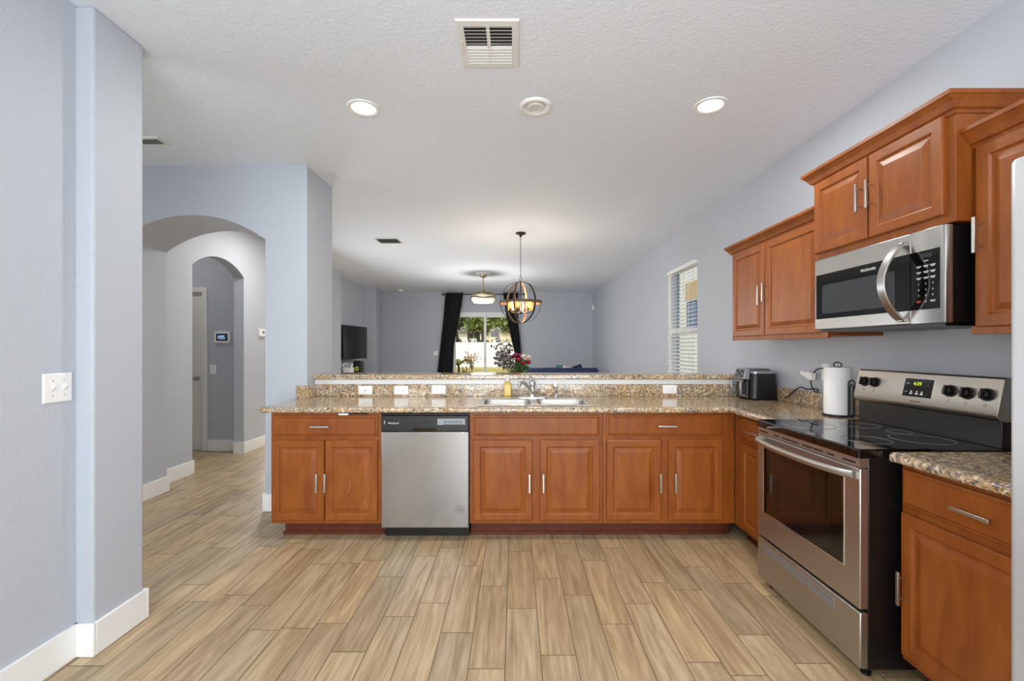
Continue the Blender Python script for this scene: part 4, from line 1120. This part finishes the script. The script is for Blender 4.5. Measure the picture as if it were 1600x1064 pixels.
MB().lathe([(.225, z_t - .042), (.232, z_t - .06), (.236, z_t - .10), (.225, z_t - .13), (.19, z_l - .0), (.001, z_l - .01)], n=40).build('lamp_bowl', mat('fan_lamp_bowl', (240, 232, 215), .4, emit=(255, 238, 210), es=.35), fa, smooth=40)
m = MB(); P = []
for i in range(64):
    a = 2 * PI * i / 64; P.append((.238 * math.cos(a), .238 * math.sin(a), z_t - .075 + .014 * math.cos(3 * a + 1.2)))
m.tube(P, .013, 6, True).build('wavy_band', mat('band_bronze', (110, 92, 70), .35, .7), fa, smooth=60)
l = light('fan_lamp', 'POINT', (0, 0, z_l - .45), 60, (1, .97, .93), shadow_soft_size=.24); l.parent = fa

# ------------------------------------------------------------------ curtains
YR = YB - .10
zr = PZ(460, YR)
c = thing('curtain_rod', 'thin black curtain rod above the patio door', 'curtain rod', (0, YR, zr))
MB().tube([(PX(693, YR), 0, 0), (PX(818, YR), 0, 0)], .012, 12).build('rod', BLACKP, c, smooth=50)
for u in (692, 819):
    MB().sphere((PX(u, YR), 0, 0), .028, 14, 8).build('finial', BLACKP, c, smooth=60)
for u in (700, 808):
    MB().tube([(PX(u, YR), 0, 0), (PX(u, YR), .08, -.01), (PX(u, YR), .099, -.01)], .008, 8).build('bracket', BLACKP, c, smooth=50)
def curtain(label, left, right, folds):
    c = thing('curtain', label, 'curtain', (0, YR, 0), 0, 'black patio door curtains')
    m = MB(); nz, nx = 40, 72; rows_f = []; 
    ztop = zr + .035
    def interp(tab, z):
        v = CY - (z - H) * F / YR
        for (a, ua), (b_, ub) in zip(tab, tab[1:]):
            if a <= v <= b_ : return ua + (ub - ua) * (v - a) / (b_ - a)
        return tab[0][1] if v < tab[0][0] else tab[-1][1]
    V = []
    for i in range(nz + 1):
        z = ztop + (.02 - ztop) * i / nz
        xl, xr = PX(interp(left, z), YR), PX(interp(right, z), YR); row = []
        for j in range(nx + 1):
            t = j / nx
            amp = .038 * (.8 + .2 * math.sin(7 * t + 1.1 * i / nz))
            x = xl + (xr - xl) * t + .012 * math.sin(2 * PI * folds * t * 2 + .3)
            y = amp * math.sin(2 * PI * folds * (t + .04 * math.sin(4 * t))) - .02
            row.append(m.bm.verts.new((x, y - .012 * (z < 1.2), z)))
        V.append(row)
    for i in range(nz):
        for j in range(nx): m.face([V[i][j], V[i][j + 1], V[i + 1][j + 1], V[i + 1][j]])
    o = m.build('fabric', CURT, c, smooth=80)
    s = o.modifiers.new('thickness', 'SOLIDIFY'); s.thickness = .004
    m = MB()
    for k in range(folds * 2):
        x = PX(left[0][1], YR) + (PX(right[0][1], YR) - PX(left[0][1], YR)) * (k + .5) / (folds * 2)
        m.tube([(x, .022 * math.cos(2 * PI * i / 14), zr + .022 * math.sin(2 * PI * i / 14)) for i in range(14)], .004, 6, True)
    islands(m, 'grommet', BRONZE, c)
curtain('left black curtain panel swept aside from the patio door', [(455, 696.5), (500, 692.5), (583, 683.5), (622, 681)], [(455, 724.5), (478, 721.5), (510, 715), (540, 709.5), (583, 708), (622, 708)], 4)
curtain('right black curtain panel hanging behind the orb chandelier', [(455, 785.5), (491, 790.5), (527, 798), (548, 803), (583, 808), (622, 810)], [(455, 809), (505, 810), (551, 814), (583, 817), (622, 819)], 4)

# ------------------------------------------------------------------ living room things
# TV on a swivel arm in the niche
A = Vector((PX(536.2, 8.85), 8.85, 0)); Bp = Vector((PX(573.5, 9.95), 9.95, 0))
dv = (Bp - A); tvw = dv.length; ang = math.atan2(dv.y, dv.x)
tz0, tz1 = PZ(562, 8.85), PZ(507.3, 8.85)
tv = thing('television', 'dark flat television mounted in the living room niche', 'television', (A.x, A.y, tz0), ang)
hh = tz1 - tz0
# local x along the screen, screen faces local -y
MB().box(0, tvw, 0, .045, 0, hh).build('cabinet', BLACKP, tv, bevel=.006)
MB().box(.012, tvw - .012, -.003, .001, .02, hh - .012).build('screen', SCREENM, tv)
MB().box(tvw / 2 - .12, tvw / 2 + .12, .045, .09, hh / 2 - .12, hh / 2 + .12).box(tvw / 2 - .02, tvw / 2 + .02, .085, .23, hh / 2 - .03, hh / 2 + .03).build('wall_mount', BLACKP, tv)
cn = thing('media_console', 'low dark media console under the television', 'console', (-3.36, 9.15, 0))
MB().box(-.24, .20, -.42, .9, .08, .70).build('body', DKWOOD, cn, bevel=.006)
for y0_, y1_ in ((-.40, .235), (.245, .88)):
    o = MB().box(.20, .218, y0_, y1_, .11, .67).build('door', DKWOOD, cn, bevel=.003)
    MB().sphere((.23, (y1_ - .05) if y0_ < 0 else y0_ + .05, .42), .012, 10, 6).build('knob', NICKEL, o, smooth=60)
m = MB()
for x in (-.2, .16):
    for y in (-.38, .86): m.box(x - .02, x + .02, y - .02, y + .02, .001, .08)
islands(m, 'foot', DKWOOD, cn)
d_ = 8.88
bx = thing('basket', 'small white handled basket below the television', 'basket', (PX(544.5, d_), d_, .702))
MB().rings([rrect(-.085, .085, -.06, .06, .02, 0), rrect(-.10, .10, -.07, .07, .02, .22), rrect(-.092, .092, -.062, .062, .02, .22), rrect(-.08, .08, -.055, .055, .02, .01)]).build('body', WHITEP, bx, smooth=40)
m = MB()
for s in (-1, 1): m.tube(smoothpath([(s * .07, -.05, .22), (s * .085, -.03, .28), (s * .05, 0, .30), (s * .025, .03, .25), (s * .06, .05, .22)]), .011, 8)
islands(m, 'handle', WHITEP, bx, smooth=60)
kx_ = thing('black_box', 'black box with yellow square emblem below the television', 'box', (PX(559.5, 9.05), 9.05, .702))
MB().box(-.075, .075, -.06, .06, 0, .355).build('body', BLACKP, kx_, bevel=.005)
MB().box(-.034, .030, -.062, -.059, .155, .235).build('emblem', YELLOW, kx_, bevel=.001)
MB().box(-.012, .014, -.0632, -.061, .18, .212).build('emblem_mark', BLACKP, kx_)
gx_ = tag(MB().rings([rrect(-.05, .05, -.06, .06, .012, 0), rrect(-.05, .05, -.06, .06, .012, .31), rrect(-.042, .042, -.05, .05, .012, .325)]).build('grey_speaker', mat('grey_cloth', (128, 132, 140), .8), smooth=40), 'slim grey speaker right of the black box', 'speaker')
gx_.location = (PX(568.5, 9.3), 9.3, .702)

# sofa with its back to the kitchen
ds = 9.6; sx0, sx1 = PX(822, ds), PX(928, ds) + .1
sf = thing('sofa', 'navy blue sofa seen from behind in the living room', 'sofa', ((sx0 + sx1) / 2, ds, 0))
hw_ = (sx1 - sx0) / 2; zt_ = PZ(575.2, ds)
MB().box(-hw_, hw_, 0, .20, .12, zt_).build('backrest', NAVY, sf, bevel=.04, seg=3)
MB().box(-hw_ + .18, hw_ - .18, .201, .95, .15, .50).build('seat', NAVY, sf, bevel=.04, seg=3)
for s in (-1, 1): MB().box(min(s * hw_, s * (hw_ - .18)), max(s * hw_, s * (hw_ - .18)), .20, .92, .12, .64).build('armrest', NAVY, sf, bevel=.04, seg=3)
m = MB()
for x in (-hw_ + .08, hw_ - .08):
    for y in (.06, .86): m.lathe([(.02, .001), (.028, .12)], (x, y, 0), 10)
islands(m, 'foot', DKWOOD, sf)
def pillow(u, w_, z_top, m_, lab, tilt=0.0, name='throw_pillow', yoff=.27, second=None):
    x = PX(u, ds + yoff); h_ = .46
    m = MB(); nx_ = 10; V = {}
    for sgn in (1, -1):
        for i in range(nx_ + 1):
            for j in range(nx_ + 1):
                a, b_ = 2 * i / nx_ - 1, 2 * j / nx_ - 1
                t = .075 * (max(0, (1 - a ** 4) * (1 - b_ ** 4))) ** .5
                key = (i, j, sgn if t > 1e-6 else 0)
                if key not in V: V[key] = m.bm.verts.new((a * w_ / 2, sgn * t, b_ * h_ / 2))
        for i in range(nx_):
            for j in range(nx_):
                f_ = [V.get((p, q_, sgn)) or V[(p, q_, 0)] for p, q_ in ((i, j), (i + 1, j), (i + 1, j + 1), (i, j + 1))]
                m.face(f_)
    o = m.build(name, m_, None, smooth=80)
    half = (h_ * math.cos(tilt) + w_ * abs(math.sin(tilt))) / 2
    o.location = (x, ds + yoff, z_top - half); o.rotation_euler = (-.06, tilt, 0)
    tag(o, lab, 'pillow', 'pillows on the sofa'); return o
pillow(862, .40, PZ(574.6, ds + .27), BLACKF, 'black pillow leaning on the sofa, leftmost of the row', yoff=.34)
pillow(877, .26, PZ(570.5, ds + .27), TEAL, 'muted teal pillow on the sofa beside the cream one', .06, yoff=.50)
pillow(887, .34, PZ(569.8, ds + .38), CREAM, 'cream pillow on the sofa between teal and navy ones', .30, yoff=.34)
pillow(901, .36, PZ(569.2, ds + .27), mat('dark_navy_fabric', (28, 38, 62), .9), 'dark navy pillow tilted on the sofa', -.32, yoff=.52)
pillow(916, .40, PZ(574.6, ds + .27), TAN, 'tan pillow at the right end of the sofa', .05, yoff=.36)

# dining table and bouquet
dt = dc + .05; tx = PX(803, dt)
tb = thing('dining_table', 'dark dining table under the chandelier, hidden behind the bar', 'table', (tx, dt, 0))
MB().box(-.75, .75, -.48, .48, .72, .755).build('tabletop', DKWOOD, tb, bevel=.006)
for x in (-.66, .66):
    for y in (-.4, .4): MB().box(x - .035, x + .035, y - .035, y + .035, .001, .72).build('leg', DKWOOD, tb, bevel=.004)
va = thing('flower_vase', 'bouquet of red, magenta and cream roses in a vase behind the bar', 'flowers', (tx, dt, .756))
MB().rings([[(r_ * math.cos(2 * PI * i / 24), r_ * math.sin(2 * PI * i / 24), z_) for i in range(24)] for r_, z_ in ((.045, 0), (.055, .01), (.065, .08), (.05, .17), (.055, .21), (.051, .21), (.046, .17), (.06, .08), (.045, .015))], True, True).build('vase', mat('vase_ceramic', (210, 214, 212), .2), va, smooth=50)
rb = random.Random(5)
def bpt(u, v, dy=0.0): return Vector((PX(u, dt + dy) - tx, dy, PZ(v, dt + dy) - .756))
root = Vector((0, 0, .16))
def rose(p, r_, m_):
    k = MB()
    k.sphere(tuple(p), r_ * .7, 10, 7)
    for ring, (n_, rr, tip) in enumerate(((4, .75, .9), (5, .95, .55), (6, 1.1, .2))):
        for j in range(n_):
            a = 2 * PI * j / n_ + ring; c_, s_ = math.cos(a), math.sin(a); t_ = Vector((-s_, c_, 0)); o_ = Vector((c_, s_, 0))
            b0 = p + o_ * r_ * rr * .5 - Vector((0, 0, r_ * .7)); b1 = p + o_ * r_ * rr + Vector((0, 0, r_ * (tip - .2))); b2 = p + o_ * r_ * rr * .9 + Vector((0, 0, r_ * tip))
            k.quad(tuple(b0 - t_ * r_ * .3), tuple(b0 + t_ * r_ * .3), tuple(b1 + t_ * r_ * .6), tuple(b1 - t_ * r_ * .6))
            k.quad(tuple(b1 - t_ * r_ * .6), tuple(b1 + t_ * r_ * .6), tuple(b2 + t_ * r_ * .35), tuple(b2 - t_ * r_ * .35))
    k.build('rose', m_, va, smooth=60)
heads = []
for u, v, dy, r_, m_ in ((806, 555, 0, .036, ROSEM), (813, 556, .03, .034, ROSEM), (801, 558, .05, .03, ROSEM), (817, 567, -.04, .032, ROSER), (825, 566, -.02, .036, ROSER), (818, 557, -.02, .034, ROSEW), (826, 558.5, .03, .032, ROSEW), (822, 562, .05, .03, ROSEW), (791, 556, .02, .03, LEAFGREY), (788, 564, -.03, .028, LEAFGREY), (796, 561, -.02, .026, LEAFGREY), (780, 562, .02, .028, LEAFGREY), (810, 562, -.05, .03, ROSER)):
    p = bpt(u, v, dy); rose(p, r_, m_); heads.append(p)
m = MB()
for p in heads: m.tube(smoothpath([tuple(root), tuple(root.lerp(p, .5) + Vector((0, 0, .02))), tuple(p - Vector((0, 0, .02)))], 4), .0035, 5)
m.build('stems', STEMG, va)
def leafq(m_, p, L2, wd2, rnd):
    d_ = Vector((rnd.uniform(-1, 1), rnd.uniform(-1, 1), rnd.uniform(-.3, 1))).normalized(); s_ = d_.cross(Vector((rnd.uniform(-1, 1), rnd.uniform(-1, 1), .3))).normalized()
    a, b_, c_, e_ = p, p + d_ * L2 * .45 + s_ * wd2, p + d_ * L2, p + d_ * L2 * .45 - s_ * wd2
    m_.quad(tuple(a), tuple(b_), tuple(c_), tuple(e_))
for nm, mm_, n_, ub in (('foliage', STEMG, 110, (800, 822, 566, 584)), ('grey_foliage', LEAFGREY, 70, (777, 800, 556, 578))):
    m = MB()
    for k in range(n_):
        leafq(m, bpt(rb.uniform(ub[0], ub[1]), rb.uniform(ub[2], ub[3]), rb.uniform(-.09, .09)), rb.uniform(.05, .10), rb.uniform(.010, .02), rb)
    m.build(nm, mm_, va)
m = MB()
for u, v in ((771, 546), (776, 541), (783, 538), (790, 546), (797, 541), (801, 549), (786, 551), (779, 553), (775, 560), (777, 567), (794, 538)):
    p = bpt(u, v, rb.uniform(-.05, .08)); m.tube(smoothpath([tuple(root), tuple(root.lerp(p, .6) + Vector((0, 0, .03))), tuple(p)], 4), .0016, 4)
    for k in range(3): leafq(m, p + Vector((rb.uniform(-.02, .02), 0, rb.uniform(-.02, .02))), rb.uniform(.035, .06), rb.uniform(.012, .02), rb)
m.build('dark_sprigs', LEAFBLK, va)

# ------------------------------------------------------------------ outdoors
g = MB().box(-60, 60, 12.1, 120, -.112, -.102).build('lawn', LAWN); g['kind'] = 'stuff'; tag(g, 'dry yellowish lawn behind the patio door', 'lawn')
struct(MB().box(-4, 3.5, 12.0, 15.2, -.3, -.03).build('patio_slab', mat('concrete', (190, 186, 178), .9)), 'concrete patio', 'patio')
YFn = 32.0
fn = thing('vinyl_fence', 'white vinyl privacy fence across the back yard', 'fence', (PX(730, YFn), YFn, -.10))
z_f = PZ(534.3, YFn) + .10; sp_ = PX(773, YFn) - PX(730, YFn)
m = MB()
for k in range(-4, 4):
    x0_ = k * sp_ + .07; x1_ = (k + 1) * sp_ - .07
    n_ = 9
    for j in range(n_):
        a = x0_ + (x1_ - x0_) * j / n_; b_ = x0_ + (x1_ - x0_) * (j + 1) / n_ - .006
        m.box(a, b_, -.012, .012, .06, z_f - .04)
    m.box(x0_, x1_, -.025, .025, z_f - .12, z_f - .02).box(x0_, x1_, -.025, .025, .02, .12).box(x0_, x1_, -.022, .022, z_f - .42, z_f - .36)
m.build('fence_panels', VINYL, fn)
for k in range(-4, 5): 
    MB().box(k * sp_ - .065, k * sp_ + .065, -.065, .065, .001, z_f + .06).rings([[(k * sp_ - .075, -.075, z_f + .06), (k * sp_ + .075, -.075, z_f + .06), (k * sp_ + .075, .075, z_f + .06), (k * sp_ - .075, .075, z_f + .06)], [(k * sp_ - .02, -.02, z_f + .13), (k * sp_ + .02, -.02, z_f + .13), (k * sp_ + .02, .02, z_f + .13), (k * sp_ - .02, .02, z_f + .13)]]).build('post', VINYL, fn)
def tree(label, u, d_, v_top, crown_u, leafm, n_, trunk_r, seed, name='tree', v_low=None, lsz=.3, low=None):
    rn = random.Random(seed); x = PX(u, d_); top = PZ(v_top, d_); rad = crown_u * d_ / F / 2
    c = thing(name, label, 'tree', (x, d_, -.10 + .25 * trunk_r))
    zb_ = (PZ(v_low, d_) if v_low else top - 2 * rad); zc2 = (top + zb_) / 2 + .1; rz_ = (top - zb_) / 2
    m = MB(); m.tube(smoothpath([(0, 0, 0), (.1 * rad, 0, zc2 * .4), (-.05 * rad, 0, zc2 * .8), (.03, 0, zc2 + rz_ * .4)]), [trunk_r * (1 - .6 * i / 18) for i in range(19)], 8)
    cl = []
    for k in range(9):
        a = rn.uniform(0, 2 * PI); e = Vector((rad * .7 * math.cos(a), rad * .7 * math.sin(a), zc2 + rz_ * rn.uniform(-.55, .7))); cl.append(e)
        m.tube(smoothpath([(0, 0, zc2 - rz_ * .5), (e.x * .5, e.y * .5, (zc2 - rz_ * .5 + e.z) / 2 + .1), tuple(e)], 3), trunk_r * .3, 5)
    m.build('trunk', BARK, c)
    m = MB()
    for k in range(n_):
        e = cl[k % 9] if rn.random() < .8 else Vector((0, 0, zc2 + rz_ * .6))
        p = e + Vector((rn.gauss(0, .22) * rad, rn.gauss(0, .22) * rad, rn.gauss(0, .2) * rz_))
        leafq(m, p, lsz * rn.uniform(.7, 1.3), lsz * .3 * rn.uniform(.7, 1.3), rn)
    m.build('foliage', leafm, c)
tree('leafy green tree beyond the fence right of the door mullion', 777, 42, 492, 44, LEAFG, 1100, .30, 1, v_low=520, lsz=.42)
tree('green tree beyond the fence left of the door mullion', 747, 46, 494, 34, LEAFG, 900, .26, 2, v_low=526, lsz=.42)
tree('tall dark green tree beyond the fence at the left door edge', 713, 50, 490, 46, LEAFD, 900, .3, 3, v_low=520, lsz=.5)
tree('pale green tree beyond the fence seen behind the right curtain', 806, 48, 493, 44, LEAFG, 800, .3, 4, v_low=522, lsz=.45)
tree('distant dark tree line clump behind the neighbouring houses', 760, 75, 497, 60, LEAFD, 900, .4, 9, v_low=525, lsz=.8)
hg = MB(); rn = random.Random(11)
for k in range(1500):
    leafq(hg, Vector((rn.uniform(-8, 8), rn.uniform(-.35, .35), rn.uniform(.35, 2.02))), .22, .07, rn)
h_ = thing('hedge', 'dark low hedge showing just above the white fence', 'hedge', (PX(757, 34), 34, -.10))
hg.build('foliage', LEAFD, h_)
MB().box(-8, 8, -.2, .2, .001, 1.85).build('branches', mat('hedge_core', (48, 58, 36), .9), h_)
def house(label, u0, u1, v_eave, v_ridge, d_, m_, wins):
    x0_, x1_ = PX(u0, d_), PX(u1, d_); ze = PZ(v_eave, d_) + .1; zr_ = PZ(v_ridge, d_) + .1; w_ = x1_ - x0_
    c = thing('house', label, 'house', (x0_, d_, -.10))
    MB().box(0, w_, 0, 8, .001, ze).build('walls', m_, c)
    MB().rings([[(-.4, -.5, ze), (w_ + .4, -.5, ze), (w_ + .4, 8.5, ze), (-.4, 8.5, ze)], [(2, 3.9, zr_), (w_ - 2, 3.9, zr_), (w_ - 2, 4.1, zr_), (2, 4.1, zr_)]]).build('roof', ROOFM, c)
    for u, v, a, b_ in wins:
        f = MB().box(PX(u, d_) - x0_ - a, PX(u, d_) - x0_ + a, -.05, .02, PZ(v, d_) + .1 - b_, PZ(v, d_) + .1 + b_).build('window', DKFRAME, c)
        MB().box(PX(u, d_) - x0_ - a + .1, PX(u, d_) - x0_ + a - .1, -.06, -.045, PZ(v, d_) + .1 - b_ + .1, PZ(v, d_) + .1 + b_ - .1).build('pane', DARKGL, f)
house('cream stucco house beyond the fence right of the mullion', 757.5, 830, 517.5, 508, 56, STUCCO, ((772, 522.5, .42, .3), (815, 523, .5, .4)))
house('pale white house beyond the fence left of the mullion', 690, 752, 518.5, 509, 60, WSTUCCO, ((735, 524, .4, .4), (745, 524, .4, .4)))
c = thing('house', 'tall pale stucco house next door, bright through the slatted blind', 'house', (7.2, 9, -.10))
MB().box(0, 8, 0, 28, .001, 6.4).build('walls', WSTUCCO, c)
MB().rings([[(-.5, -.5, 6.4), (8.5, -.5, 6.4), (8.5, 28.5, 6.4), (-.5, 28.5, 6.4)], [(3.9, 4, 8.5), (4.1, 4, 8.5), (4.1, 24, 8.5), (3.9, 24, 8.5)]]).build('roof', ROOFM, c)
f = MB().box(-.05, .02, 8.4, 9.5, 2.1, 3.3).build('window', DKFRAME, c)
MB().box(-.06, -.045, 8.5, 9.4, 2.2, 3.2).build('pane', mat('sky_blue_pane', (104, 124, 160), .15), f)
MB().box(-.03, .01, 8.2, 9.7, 3.4, 4.1).build('tan_panel', mat('tan_stucco', (190, 162, 118), .8), c)
po = tag(MB().tube([(PX(732, 38), 38, -.1), (PX(732, 38), 38, 6.5)], .07, 10).build('utility_pole', DKFRAME, smooth=60), 'thin dark pole rising beyond the fence, left half of the door', 'pole')
# plants in the yard
rn = random.Random(21)
pm = thing('palm_plant', 'small arching palm outside near the left curtain', 'plant', (PX(716, 21), 21, -.085))
MB().tube([(0, 0, 0), (.03, 0, .35), (0, 0, .6)], [.07, .06, .05], 8).build('stem', BARK, pm)
m = MB()
for k in range(15):
    a = 2 * PI * k / 15 + rn.uniform(-.2, .2); L3 = rn.uniform(.55, .85); up_ = rn.uniform(.25, .75)
    pts = [Vector((math.cos(a) * L3 * t, math.sin(a) * L3 * t, .6 + up_ * t * 1.6 - 1.5 * up_ * t * t)) for t in (0, .25, .5, .75, 1)]
    for i in range(4):
        s_ = Vector((-math.sin(a), math.cos(a), 0)) * .09 * (1, 1.2, 1, .6)[i]; s2 = Vector((-math.sin(a), math.cos(a), 0)) * .09 * (1.2, 1, .6, .05)[i]
        m.quad(tuple(pts[i] - s_), tuple(pts[i] + s_ - Vector((0, 0, .04))), tuple(pts[i + 1] + s2 - Vector((0, 0, .04))), tuple(pts[i + 1] - s2))
m.build('fronds', LEAFG, pm)
def shrub(label, u, d_, v_top, w_px, lm, n_, seed, lsz=.14):
    rn = random.Random(seed); h_ = PZ(v_top, d_) + .1; w_ = w_px * d_ / F / 2
    c = thing('shrub', label, 'shrub', (PX(u, d_), d_, -.085)); m = MB(); m2 = MB()
    for k in range(12):
        e = Vector((rn.uniform(-w_, w_), rn.uniform(-w_, w_) * .6, h_ * rn.uniform(.55, 1)))
        m.tube(smoothpath([(0, 0, 0), (e.x * .4, e.y * .4, e.z * .55), tuple(e)], 4), .014, 5)
        for j in range(n_ // 12): leafq(m2, e * rn.uniform(.55, 1) + Vector((rn.gauss(0, .1), rn.gauss(0, .1), rn.gauss(0, .08))), lsz, lsz * .3, rn)
    m.build('branches', BARK, c); m2.build('leaves', lm, c)
shrub('loose pinkish shrub in front of the white fence', 737, 28, 549, 22, LEAFP, 160, 31)
shrub('bare tangled bush low on the lawn by the door', 731, 18, 571.5, 22, LEAFD, 30, 32, .08)
shrub('dark leaved shrub against the fence behind the bouquet', 787, 27, 538, 30, LEAFBLK, 110, 33, .2)
